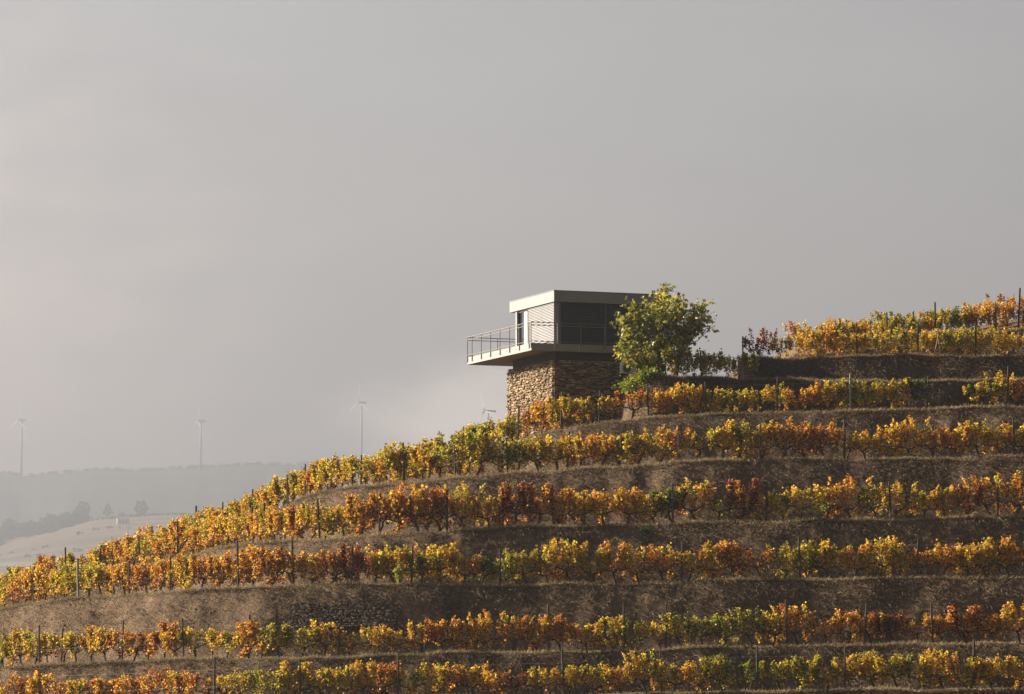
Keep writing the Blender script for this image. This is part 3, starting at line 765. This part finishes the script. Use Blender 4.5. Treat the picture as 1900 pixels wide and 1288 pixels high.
# broad low vine standing alone near the right edge
fm, tm, _ = make_vine(900, width=2.0, hgt=1.35, density=2.0, low=.5); fm.materials.append(M_leaf); tm.materials.append(M_bark)
x, y = on_row(5, 1818, .5); r_ = empty('grapevine', (x, y, ground_z(x, y)))
q = link_mesh('foliage', fm, None, r_); q.color = (.36, 1, 1, 1); link_mesh('trunk', tm, None, r_)
tag(r_, 'broad dark green and gold vine standing alone at the right of the sixth row', 'grapevine')

# ------------------------------------------------------------------ fig tree
def fig_tree():
    q = random.Random(42); g = np.random.default_rng(42)
    YT = 191.8; b0 = P(1226, 702, YT); gz = ground_z(b0.x, b0.y)
    root = empty('fig_tree', (b0.x, b0.y, gz))
    blobs = [(1212, 600, 62, 66, 26), (1268, 588, 50, 50, 22), (1185, 655, 44, 40, 14), (1240, 560, 62, 36, 20), (1150, 606, 26, 30, 6), (1306, 590, 24, 34, 7), (1215, 668, 36, 36, 10), (1150, 648, 18, 22, 3), (1280, 628, 30, 16, 5), (1190, 570, 34, 28, 9), (1250, 640, 40, 34, 14), (1262, 668, 24, 24, 7), (1296, 560, 20, 22, 5)]
    tb = MB()
    bases = [Vector((-.35, .1, -.2)), Vector((.1, -.1, -.2)), Vector((.75, .15, -.2)), Vector((-.05, .25, -.2))]
    forks = []
    for k, bs in enumerate(bases):
        aim = [Vector((-1.2, 0, 2.0)), Vector((-.1, -.3, 2.4)), Vector((.95, .2, 2.1)), Vector((.4, .6, 2.6))][k]
        pts = [bs, bs.lerp(aim, .35) + Vector((q.uniform(-.1, .1), 0, .05)), bs.lerp(aim, .7) + Vector((q.uniform(-.1, .1), 0, .1)), aim]
        tb.tube(pts, [.11, .09, .075, .06], 8); forks.append(pts)
    tips = []
    for (px, py, rx, ry, n) in blobs:
        for k in range(n):
            for _ in range(30):
                v = Vector((q.gauss(0, 1), q.gauss(0, 1), q.gauss(0, 1))).normalized() * q.uniform(.45, 1) 
                break
            c = P(px + v.x * rx, py - v.z * ry, YT); c.y = YT + v.y * min(rx, 60) / 36.5
            tips.append(c - root.location)
    C = []; dum = []
    for tp in tips:
        best = min(forks, key=lambda f: (f[-1] - tp).length); s = q.uniform(.35, 1.0) * 2.99; i = int(s)
        st = best[i].lerp(best[i + 1], s - i)
        if tp.z < st.z: st = best[1].lerp(best[2], q.random())
        mid = st.lerp(tp, .5) + Vector((q.uniform(-.2, .2), q.uniform(-.2, .2), q.uniform(0, .3)))
        pts = [st, st.lerp(mid, .5) + Vector((0, 0, .08)), mid, mid.lerp(tp, .5) + Vector((0, 0, .04)), tp]
        tb.tube(pts, [.032, .026, .020, .014, .008], 5)
        m = q.randint(19, 30); d0 = q.gauss(.42, .18)
        for _ in range(m):
            s = (q.random() ** .55) * 1.99 + 2.0; i = min(int(s), 3); p = pts[i].lerp(pts[i + 1], s - i)
            sp = .17
            C.append((p.x + q.gauss(0, sp), p.y + q.gauss(0, sp), p.z + q.gauss(0, sp * .8))); dum.append(d0)
    a, ff, du, vv = leaf_cloud(np.array(C), .185, g, LEAF5, LF5, droop=.55, du_spread=.12)
    du = np.clip(du + np.repeat(np.array(dum), len(LEAF5)), 0, 1)
    link_mesh('foliage', np_mesh('foliage', a, ff, {'du': du, 'val': vv}), M_fig, root)
    tb.build('trunk', M_figbark, root, True)
    tag(root, 'leafy green fig tree with many stems growing against the house', 'tree')
fig_tree()

# ------------------------------------------------------------------ lookout house
ALPHA = math.atan2(2740, FPX)
HP = P(1028, 538, 194.0)
house = empty('hillside_house', (HP.x, HP.y, 12.0), ALPHA)
tag(house, 'dark flat-roofed house on a stone base with cantilevered balcony', 'house')
def zz(py, Y): return P(0, py, Y).z - 12.0
Z_RT, Z_RB = zz(538, 194), zz(559.5, 194)
Z_DT, Z_DB = zz(636, 193.4), zz(650.5, 193.4)
Z_ST = zz(667.7, 194)
WX, WY = 6.6, 6.32
# roof: cladding band with a thin coping
b = MB(); b.bevbox(0, WX, 0, WY, Z_RB, Z_RT - .04, .008); roof = b.build('roof', M_metal, house)
b = MB(); b.bevbox(-.015, WX + .015, -.015, WY + .015, Z_RT - .037, Z_RT, .006); b.build('coping', M_metal, roof)
# near-black block standing in for the shaded rooms behind the louvres
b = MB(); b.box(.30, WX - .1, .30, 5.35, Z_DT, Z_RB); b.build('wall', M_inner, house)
# corner column and slender end post
b = MB(); b.bevbox(.10, .34, .08, .28, Z_DT, Z_RB, .008); b.build('column', M_metal, house)
b = MB(); b.bevbox(.06, .20, 5.40, 5.62, Z_DT, Z_RB, .008); b.box(.10, 3.0, 5.62, 5.70, Z_DT, Z_RB); b.build('column', M_metal, house)
# door opening: dark glass leaf, pale cyan leaf, frame
b = MB(); b.box(.20, .225, 4.63, 5.36, Z_DT + .03, Z_RB - .10); door = b.build('door', M_glass, house)
b = MB(); b.bevbox(.14, .23, 3.86, 5.40, Z_RB - .10, Z_RB - .003, .006); b.bevbox(.17, .24, 4.585, 4.63, Z_DT, Z_RB - .10, .005); b.bevbox(.14, .23, 3.86, 5.40, Z_DT - .003, Z_DT + .028, .004); b.build('door_frame', M_metal, door)
b = MB(); b.box(.15, .17, 3.87, 4.585, Z_DT + .03, Z_RB - .12); o = b.build('door', M_pale_panel, house); o['label'] = 'pale cyan sliding door leaf'
# louvre screens
NS = 27; pit = (Z_RB - Z_DT - .02) / NS
def louvre(x0, x1, y0, y1, axis):
    b = MB()
    for k in range(NS):
        zc = Z_DT + .02 + pit * (k + .5)
        if axis == 'y':
            M = Matrix.Translation((x0 + .04, 0, zc)) @ Matrix.Rotation(math.radians(-60), 4, 'Y'); b.box(-.045, .045, y0, y1, -.006, .006, M)
        else:
            M = Matrix.Translation((0, y0 + .04, zc)) @ Matrix.Rotation(math.radians(45), 4, 'X'); b.box(x0, x1, -.045, .045, -.006, .006, M)
    return b
sc1 = louvre(.05, 0, .16, 3.84, 'y').build('louvre_screen', M_slat, house); sc1['label'] = 'sunlit louvre screen beside the door'
sc2 = louvre(.38, WX - .15, .05, 0, 'x').build('louvre_screen', M_slat, house); sc2['label'] = 'shaded louvre screen on the front'
b = MB(); b.bevbox(.045, .115, 3.845, 3.88, Z_DT, Z_RB, .004); b.bevbox(.045, .115, .13, .16, Z_DT, Z_RB, .004); b.build('side_guide', M_slat, sc1)
b = MB(); b.bevbox(2.9, 2.94, .035, .12, Z_DT, Z_RB, .004); b.bevbox(.345, .38, .035, .12, Z_DT, Z_RB, .004); b.build('side_guide', M_slat, sc2)
# balcony slab
SX, SY0, SY1 = -1.32, -.15, 9.15
b = MB(); b.bevbox(SX, WX - .4, SY0, SY1, Z_DB + .012, Z_DT - .003, .006); slab = b.build('balcony_slab', M_slab, house)
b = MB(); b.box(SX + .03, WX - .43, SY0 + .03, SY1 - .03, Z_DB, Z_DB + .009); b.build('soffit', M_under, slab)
b = MB()
for y in (2.0, 3.3, 4.6, 5.9):
    b.tube([(SX + .005, y, Z_DT - .16), (SX - .02, y, Z_DT - .16)], .022, 8)
b.build('bolt_caps', M_acd, slab)
b = MB()
for x in (-.05, 1.35, 2.75, 4.1): b.box(x, x + .012, SY0 - .004, SY0 + .006, Z_DB + .03, Z_DT - .03)
b.build('panel_joints', M_acw, slab)
# neck and stone base
b = MB(); b.box(.14, WX - .3, .14, 6.18, Z_ST - .3, Z_DB + .004); b.build('neck', M_conc, house)
def stone_face(U0, U1, Z0, Z1, place, seed, hs=(.045, .15), ws=(.10, .42), out=.10):
    q = random.Random(seed); V, D = [], []; z = Z0; Fq = []
    def put(u0, u1, a0, a1):
        d = q.uniform(0, 1); pr = q.uniform(.0, out); n = len(V)
        g = .008; ti = q.uniform(-.035, .035); cu, cz = (u0 + u1) / 2, (a0 + a1) / 2
        ring = [(u0 + g, a0 + g), (u1 - g, a0 + g + ti), (u1 - g + q.uniform(-.01, 0), a1 - g + ti), (u0 + g + q.uniform(0, .01), a1 - g)]
        ring2 = [(cu + (u - cu) * q.uniform(.78, .95) + q.uniform(-.008, .008), cz + (w - cz) * q.uniform(.60, .88)) for u, w in ring]
        for (u, w) in ring: V.append(place(u, -.06, w))
        for (u, w) in ring: V.append(place(u, pr * .6, w))
        for (u, w) in ring2: V.append(place(u, pr + .018 + q.uniform(-.012, .012), w))
        D.extend([d] * 12)
        for k in range(4):
            k2 = (k + 1) % 4
            Fq.append((n + k, n + k2, n + 4 + k2, n + 4 + k)); Fq.append((n + 4 + k, n + 4 + k2, n + 8 + k2, n + 8 + k))
        Fq.append((n + 8, n + 9, n + 10, n + 11))
    while z < Z1 - .03:
        h = min(q.uniform(*hs), Z1 - z)
        u = U0 + q.uniform(-.1, 0)
        while u < U1 - .03:
            w = q.uniform(*ws); u1 = min(u + w, U1); uu = max(u, U0)
            if u1 - uu > .03:
                if h > .12 and q.random() < .4:
                    zm = z + h * q.uniform(.4, .6); put(uu, u1, z, zm); put(uu, u1, zm, z + h)
                else: put(uu, u1, z, z + h)
            u += w
        z += h
    return np.array([tuple(v) for v in V]), np.array(Fq), np.array(D)
def batter(zc): return max(0, (Z_ST - zc)) * .018
parts = [stone_face(-.02, 6.4, -1.6, Z_ST, lambda u, p, z: (-.02 - p - batter(z), u, z), 1),
         stone_face(-.05, 6.3, -1.6, Z_ST, lambda u, p, z: (u, -.02 - p - batter(z), z), 2),
         stone_face(-.02, 6.3, -1.6, Z_ST, lambda u, p, z: (u, 6.42 + p, z), 3)]
Vs, Fs, Ds, off = [], [], [], 0
for v, f, d in parts:
    Vs.append(v); Fs.append(f + off); Ds.append(d); off += len(v)
base = link_mesh('stone_base', np_mesh('stone_base', np.concatenate(Vs), np.concatenate(Fs), {'du': np.concatenate(Ds)}), M_stone, house)
b = MB(); b.box(.0, 6.3, .0, 6.4, -1.7, Z_ST - .015); b.build('wall_core', M_mort, base)
# railing
rail = MB(); HR, HR2, HR3 = 1.07, .92, .09
xo = SX - .03; yo = SY0 - .03; yb = SY1 + .0
for hgt, r in ((HR, .022), (HR2, .020), (HR3, .018)):
    z = Z_DT + hgt
    rail.tube([(WX - .5, yo, z), (xo, yo, z)], r, 8); rail.tube([(xo, yo, z), (xo, yb, z)], r, 8)
    rail.tube([(xo, yb - .02, z), (WX - 2.0, yb - .02, z)], r, 8)
rl = rail.build('railing', M_rail, house)
posts = [(xo, y) for y in np.linspace(.12, 8.4, 7)] + [(xo, yo + .02), (xo, yb - .05)] + [(x, yo) for x in (.12, 1.42, 2.75, 4.05, 5.35)] + [(x, yb - .02) for x in (.4, 2.0, 3.6)]
pb = MB(); pb.bevbox(-.02, .02, -.02, .02, -.27, HR, .004); pm = pb.mesh('rail_post'); pm.materials.append(M_rail)
for (x, y) in posts:
    o = link_mesh('rail_post', pm, None, rl); o.location = (x, y, Z_DT)
# outdoor unit of the air conditioner
aP = P(1165, 697, 194.9)
ac = empty('air_conditioner', (aP.x, aP.y - .25, aP.z), ALPHA)
b = MB(); b.bevbox(-.42, .42, -.15, .15, 0.06, .66, .02); cs = b.build('casing', M_acw, ac)
b = MB(); b.box(-.36, -.28, -.14, .14, -.25, .06); b.box(.28, .36, -.14, .14, -.25, .06); b.build('foot', M_acd, ac)
b = MB(); b.tube([(-.12, -.149, .36), (-.12, -.165, .36)], .235, 24); g_ = b.build('fan_opening', M_acd, ac)
b = MB()
for k in range(5):
    r = .05 + .045 * k; pts = [(-.12 + r * math.cos(a), -.172, .36 + r * math.sin(a)) for a in np.linspace(0, 2 * math.pi, 25)]
    b.tube(pts, .004, 4)
b.build('fan_guard', M_acw, g_)
tag(ac, 'white air conditioning unit with round fan against the stone wall', 'air conditioner')

# ------------------------------------------------------------------ dry stone wall let into the bank
T = FIRST + 2
def wall_place(u, p, z):
    ye, yl, zf, zl = [float(np.interp(u, XS, A)) for A in (FLAT_END[T - 1], YL[T], FLAT_Z[T - 1], ZL[T])]
    f_ = min(max((z - zf) / (zl - zf), 0), 1); s_ = min(SG, key=lambda q_: abs(bankf(q_) - f_))
    return (u, ye + (yl - ye) * s_ - p - .13, z)
SG = np.linspace(0, 1, 60)
xa, xb = pxX(528, 169.5), pxX(750, 168.5)
zt = P(640, 1118, 168.6).z; zb = P(640, 1153, 168.2).z
v, f, d = stone_face(xa, xb, zb - .25, zt, wall_place, 9, (.06, .14), (.14, .42), .03)
zz0 = v[:, 2].copy(); lipy = np.interp(v[:, 0], XS, YL[T]); lipz = np.interp(v[:, 0], XS, ZL[T])
end = np.minimum((v[:, 0] - xa), (xb - v[:, 0])); v[:, 2] -= np.clip(.5 - end, 0, .5) * .5 + .08 * np.interp(v[:, 0], XS, vnoise(XS * 1.2, XS * 0, 3))
wl_ = link_mesh('dry_stone_wall', np_mesh('dry_stone_wall', v, f, {'du': d}), M_drystone)
tag(wl_, 'low dry stone retaining wall let into the bank below the third vine row', 'stone wall')
b = MB()
DSW = wl_

# loose stones on banks and ledges
Xs, Ys, Zs, _ = bank_pts(np.random.default_rng(14), 1)(5200)
q = np.random.default_rng(15); b = MB()
for x, y, z in zip(Xs, Ys, Zs):
    r0 = q.uniform(.015, .055); M = Matrix.Translation((x, y - .02, z)) @ Matrix.Rotation(q.uniform(0, 3), 4, 'Z') @ Matrix.Rotation(q.uniform(-.6, .6), 4, 'X')
    vs = [M @ Vector((sx * r0 * q.uniform(.7, 1.5), sy * r0 * q.uniform(.7, 1.2), sz * r0 * q.uniform(.4, .7))) for sz in (-1, 1) for sx, sy in ((-1, -1), (1, -1), (1, 1), (-1, 1))]
    b.add(vs, [(3, 2, 1, 0), (4, 5, 6, 7), (0, 1, 5, 4), (1, 2, 6, 5), (2, 3, 7, 6), (3, 0, 4, 7)])
M_loose = noisy_mat('loose_schist', [(.3, (.09, .07, .05)), (.7, (.24, .19, .14))], 2)
tag(b.build('loose_stones', M_loose), 'small loose schist stones lying on the banks', 'stones', kind='stuff')

# ------------------------------------------------------------------ far country
M_field = noisy_mat('far_field', [(.32, (.07, .05, .033)), (.68, (.25, .18, .125))], .02, detail=8, sc3=(.22, 1.0, 1.4))
M_forest = noisy_mat('far_forest', [(.3, (.030, .040, .024)), (.7, (.060, .065, .038))], .006, detail=8)
M_valley = noisy_mat('valley_floor', [(.3, (.07, .065, .035)), (.7, (.15, .12, .07))], .01, detail=8)
M_track = noisy_mat('pale_track', [(.3, (.28, .26, .23)), (.7, (.34, .31, .28))], .05)
gx, gy = np.meshgrid(np.linspace(-3900, 3900, 60), np.linspace(-700, 9400, 70))
gz = -34 + 3 * fbm(gx / 300, gy / 300, 5, 2) * np.clip((np.hypot(gx, gy - 160) - 250) / 300, 0, 1)
F = []
def grid_faces(nr, nc):
    ii = np.arange((nr - 1) * nc).reshape(nr - 1, nc)[:, :-1].ravel(); return np.stack([ii, ii + 1, ii + 1 + nc, ii + nc], 1)
vg = link_mesh('valley_ground', np_mesh('valley_ground', np.stack([gx, gy, gz], -1).reshape(-1, 3), grid_faces(*gx.shape), None, True), M_valley)
tag(vg, 'valley floor between the hills', 'ground', kind='structure')
def loft(name, rows, mat, px_rng, n, rough, seed, label):
    """rows: list of (depth, [(px,py)...] or height)"""
    pxs = np.linspace(px_rng[0], px_rng[1], n); VV = []
    for (Y, spec, amp) in rows:
        x = (pxs - CX) * Y / FPX / cP
        if isinstance(spec, list):
            py = np.interp(pxs, [s[0] for s in spec], [s[1] for s in spec])
            z = np.array([P(a, b_, Y).z for a, b_ in zip(pxs, py)])
            fade = np.clip(1 - np.maximum(px_rng[0] + 500 - pxs, pxs - px_rng[1] + 700) / 500, 0, 1); fade = np.where(pxs < px_rng[0] + 500, np.clip((pxs - px_rng[0]) / 500, 0, 1), np.clip((px_rng[1] - pxs) / 700, 0, 1))
            fade = fade * fade * (3 - 2 * fade)
            z = -36 + (z + 36) * (.35 + .65 * fade)
        else: z = np.full(n, float(spec))
        z = z + amp * fbm(pxs / rough, pxs * 0 + Y / 100, seed, 4)
        VV.append(np.stack([x, np.full(n, Y), z], 1))
    o = link_mesh(name, np_mesh(name, np.concatenate(VV), grid_faces(len(VV), n), None, True), mat)
    return tag(o, label, 'hill', kind='structure')
MS = 1.22
f_top = [(-1500, 1060), (-400, 1036), (0, 1018), (90, 992), (171, 968), (240, 960), (300, 957), (600, 955), (1200, 950), (2500, 960)]
w_top = [(-1500, 1030), (-400, 1000), (0, 986), (80, 978), (150, 966), (240, 959), (300, 956.5), (600, 953), (1200, 948), (2500, 958)]
lerp = lambda a, bb, s: [(x, y + (b2 - y) * s) for (x, y), b2 in zip(a, [np.interp(x, [q_[0] for q_ in bb], [q_[1] for q_ in bb]) for x, _ in a])]
low = [(-1500, 1095), (0, 1066), (600, 1060), (2500, 1065)]
low2 = [(-1500, 1082), (0, 1052), (600, 1046), (2500, 1050)]
lowf = [(x, np.interp(x, [q_[0] for q_ in low2], [q_[1] for q_ in low2])) for x, _ in f_top]
loft('vineyard_hill', [(Y_ * MS, sp_, am_) for Y_, sp_, am_ in [(3100, -36, 0), (3350, low, 1), (3500, low2, 1), (3650, lerp(lowf, f_top, .25), 2), (3850, lerp(lowf, f_top, .55), 2), (4050, lerp(lowf, f_top, .82), 2), (4200, f_top, 2), (4330, lerp(f_top, w_top, .5), 3), (4480, w_top, 2), (4700, -10, 4), (5000, -36, 0)]],
     M_field, (-2400, 3200), 260, 60, 3, 'hazy far slope of brown fields below a wood')
r_top = [(-2500, 900), (-600, 868), (0, 873), (38, 883), (70, 882), (180, 872), (280, 872), (375, 867), (470, 862), (640, 863), (900, 862), (1400, 850), (2600, 840), (4000, 880)]
r_mid = [(x, y + 95) for x, y in r_top]; r_low = [(x, 1120) for x, y in r_top]
loft('distant_ridge', [(6300, -36, 0), (6700, r_low, 10), (7300, r_mid, 22), (7700, lerp(r_mid, r_top, .6), 14), (8000, r_top, 5), (8500, r_low, 6), (8900, -36, 0)], M_forest, (-2600, 4200), 520, 26, 8,
     'long hazy wooded ridge on the horizon')
# pale track across the foot of the far slope
xs_ = np.linspace(-700, 300, 40)
b = MB(); b.v = []
for x in xs_:
    YT_ = 3500 * MS; px = CX + x * FPX / YT_; zq = P(px, float(np.interp(px, [q_[0] for q_ in low2], [q_[1] for q_ in low2])), YT_).z
    b.v += [(x, YT_ - 8, zq + .6), (x, YT_ + 8, zq + 5.6)]
b.f = [(2 * k, 2 * k + 2, 2 * k + 3, 2 * k + 1) for k in range(39)]
tag(b.build('farm_track', M_track), 'pale track at the foot of the far slope', 'track', kind='structure')

M_fartree = leaf_mat('far_tree_leaf', [(0, (.03, .045, .018)), (.5, (.065, .08, .03)), (1, (.13, .13, .05))], .15, False, .8, .1)
def crown_pts(q, n, w, h, z0, shape):
    v = q.normal(0, 1, (n, 3)); v /= np.linalg.norm(v, axis=1, keepdims=True); r = q.uniform(.55, 1, n) ** .5
    lob = 1 + .10 * np.sin(v[:, 0] * 7 + q.uniform(0, 6)) + .10 * np.cos(v[:, 2] * 6 + v[:, 0] * 3 + q.uniform(0, 6))
    p = v * (r * lob)[:, None]
    if shape == 'cone': p[:, :2] *= np.clip(.85 - .7 * p[:, 2:3], .12, 1.3)
    return p * np.array([w / 2, w / 2, h / 2]) + np.array([0, 0, z0 + h / 2])
def far_tree(px, py_base, py_top, wpx, Y, name, label, shape='round', seed=0):
    Y = Y * MS; q = np.random.default_rng(seed); b0 = P(px, py_base, Y); H = P(px, py_top, Y).z - b0.z; W = wpx * Y / FPX
    root = empty(name, tuple(b0))
    tb = MB(); tb.tube([(0, 0, -2), (0.1, 0, H * .4), (0, 0, H * .8)], [W * .04, W * .03, W * .012], 6)
    for k in range(5):
        a = k * 1.3; tb.tube([(0, 0, H * .3), (math.cos(a) * W * .25, math.sin(a) * W * .25, H * .6)], [W * .018, W * .008], 4)
    tb.build('trunk', M_bark, root)
    C = crown_pts(q, 900, W, H * .85, H * .17, shape)
    a_, ff, du, vv = leaf_cloud(C, W * .085, q, du_spread=.2, du0=.4)
    link_mesh('crown', np_mesh('crown', a_, ff, {'du': np.clip(du, 0, 1), 'val': vv}), M_fartree, root)
    tag(root, label, 'tree')
far_tree(262, 962, 929, 27, 4420, 'round_tree', 'hazy round tree right of the small white house', 'round', 1)
far_tree(200, 963, 934, 17, 4420, 'conifer_tree', 'hazy narrow conifer left of the small white house', 'cone', 2)
far_tree(155, 966, 930, 26, 4440, 'pine_tree', 'tall hazy pine at the top right end of the far wood', 'round', 3)
far_tree(226, 961, 951, 12, 4440, 'low_tree', 'low hazy tree just behind the small white house', 'round', 4)
Vs, F1, D, VV, off = [], [], [], [], 0
q = np.random.default_rng(77)
for k in range(210):
    px = q.uniform(-330, 168); s = q.uniform(0, 1) ** .8
    yf = np.interp(px, [a_[0] for a_ in f_top], [a_[1] for a_ in f_top]); yw = np.interp(px, [a_[0] for a_ in w_top], [a_[1] for a_ in w_top])
    Y = (4215 + 265 * s) * MS; c = P(px, yf + (yw - yf) * s, Y); H = q.uniform(9, 15) * MS * (1.25 if 90 < px < 150 and s > .7 else 1); W = H * q.uniform(.8, 1.15)
    C = crown_pts(q, 130, W, H * .95, -.5, 'round') + np.array(c)
    a_, ff, du, vv = leaf_cloud(C, W * .20, q, du_spread=.14, du0=q.uniform(.1, .8))
    Vs.append(a_); F1.append(ff[0] + off); off += len(a_); D.append(du); VV.append(vv)
tag(link_mesh('far_wood', np_mesh('far_wood', np.concatenate(Vs), np.concatenate(F1), {'du': np.clip(np.concatenate(D), 0, 1), 'val': np.concatenate(VV)}), M_fartree),
    'hazy woodland covering the left of the far slope', 'woodland', kind='stuff')
# scattered scrub along the crest of the far slope and tree fringe on the ridge
Vs, F1, D, VV, off = [], [], [], [], 0
for k in range(480):
    if k >= 420:
        px = q.uniform(-100, 600); s = q.choice([.30, .52, .75]) + q.uniform(-.02, .02); Y = (3500 + 700 * s) * MS
        yl_ = np.interp(px, [a_[0] for a_ in low2], [a_[1] for a_ in low2]); yh_ = np.interp(px, [a_[0] for a_ in f_top], [a_[1] for a_ in f_top]); py = yl_ + (yh_ - yl_) * s; H = q.uniform(3, 7)
    elif k < 120:
        px = q.uniform(170, 420); s = q.uniform(.1, .95); Y = (4200 + 280 * s) * MS
        py = np.interp(px, [a_[0] for a_ in f_top], [a_[1] for a_ in f_top]) * (1 - s) + s * np.interp(px, [a_[0] for a_ in w_top], [a_[1] for a_ in w_top]); H = q.uniform(2, 5)
    else:
        px = q.uniform(-300, 700); Y = 7990; py = np.interp(px, [a_[0] for a_ in r_top], [a_[1] for a_ in r_top]) + 1; H = q.uniform(2, 8)
    c = P(px, py, Y); C = crown_pts(q, 40, H * 1.6, H, -.5, 'round') + np.array(c)
    a_, ff, du, vv = leaf_cloud(C, H * .35, q, du_spread=.14, du0=q.uniform(.1, .6))
    Vs.append(a_); F1.append(ff[0] + off); off += len(a_); D.append(du); VV.append(vv)
tag(link_mesh('far_scrub', np_mesh('far_scrub', np.concatenate(Vs), np.concatenate(F1), {'du': np.clip(np.concatenate(D), 0, 1), 'val': np.concatenate(VV)}), M_fartree),
    'hazy scrub along the far crests', 'scrub', kind='stuff')
# small white house
c = P(228, 971.0, 4098 * MS); fh = empty('white_house', tuple(c), .25)
b = MB(); b.box(-8, 8, -3, 3, -2, 6.1); b.build('wall', M_acw, fh)
b = MB(); b.box(-8.3, 8.3, -3.3, 3.3, 6.12, 6.7); b.build('roof', M_acw, fh)
for x in (-4.6, .3, 4.7):
    b = MB(); b.box(x - .8, x + .8, -3.06, -2.9, 1.2, 3.8); b.build('window', M_acd, fh)
tag(fh, 'tiny white flat-roofed house on the far hazy slope', 'house')

# wind turbines: hub (px,py), foot py, blade angles seen from the camera, yaw of the rotor
M_turb = noisy_mat('turbine_white', [(.3, (.40, .42, .45)), (.7, (.44, .46, .49))], .1, rough=.5)
def turbine(px, hub_py, foot_py, Y, blade, yaw, phase, label):
    k_ = Y / 7950; hub = P(px, hub_py, Y); foot = P(px, foot_py, Y); H = hub.z - foot.z
    root = empty('wind_turbine', (hub.x, Y, foot.z), yaw)
    b = MB(); b.tube([(0, 0, -8), (0, 0, H * .5), (0, 0, H - 2)], [3.1 * k_, 2.5 * k_, 1.8 * k_], 16); b.build('tower', M_turb, root, True)
    b = MB(); b.bevbox(-2.2 * k_, 2.2 * k_, -5, 11 if k_ > .8 else 12, H - 2 * k_, H + 2.4 * k_, .8); b.build('nacelle', M_turb, root)
    b = MB(); b.tube([(0, -5, H), (0, -7, H), (0, -8.6, H)], [2.3, 2.0, .5], 12); b.build('hub', M_turb, root, True)
    for k in range(3):
        a = phase + k * 2 * math.pi / 3; d = Vector((math.sin(a), 0, math.cos(a))); s = Vector((math.cos(a), 0, -math.sin(a)))
        b = MB(); vs = []
        for (r, w, th) in ((.02, 1.0, 1.0), (.10, 1.5, .9), (.20, 2.5, .6), (.5, 1.7, .35), (.85, .9, .2), (1, .25, .1)):
            c0 = Vector((0, -6.8, H)) + d * blade * r
            w *= k_; vs += [c0 - s * w * .6, c0 - Vector((0, th, 0)), c0 + s * w * 1.1, c0 + Vector((0, th, 0))]
        fs = [(4 * i + j, 4 * i + (j + 1) % 4, 4 * i + 4 + (j + 1) % 4, 4 * i + 4 + j) for i in range(5) for j in range(4)] + [(3, 2, 1, 0), (20, 21, 22, 23)]
        b.add(vs, fs); b.build('blade', M_turb, root)
    tag(root, label, 'wind turbine', 'wind turbines on the far ridge')
turbine(40.5, 780, 888, 7950, 42, math.radians(-52), math.radians(8), 'leftmost wind turbine, pale against the haze')
turbine(373, 781, 872, 7950, 36, math.radians(-68), math.radians(12), 'second wind turbine from the left, rotor seen edge-on')
turbine(671, 747, 880, 7950, 46, math.radians(-50), math.radians(2), 'third wind turbine from the left, foot hidden by the vines')
turbine(906, 763, 905, 5200, 32, math.radians(-62), math.radians(-20), 'wind turbine just left of the stone house base')

# ------------------------------------------------------------------ haze
b = MB(); b.box(-4000, 4000, -800, 9500, -38, 760)
hz = b.build('haze', None)
mz = bpy.data.materials.new('haze_air'); mz.use_nodes = True
n, l = mz.node_tree.nodes, mz.node_tree.links
n.remove(n['Principled BSDF'])
vp = n.new('ShaderNodeVolumePrincipled'); vp.inputs['Color'].default_value = (.40, .43, .51, 1)
vp.inputs['Density'].default_value = 2.6e-4; vp.inputs['Anisotropy'].default_value = 0.5
l.new(vp.outputs[0], n['Material Output'].inputs['Volume'])
hz.data.materials.append(mz)
tag(hz, 'pale evening haze filling the valley', 'haze', kind='stuff')
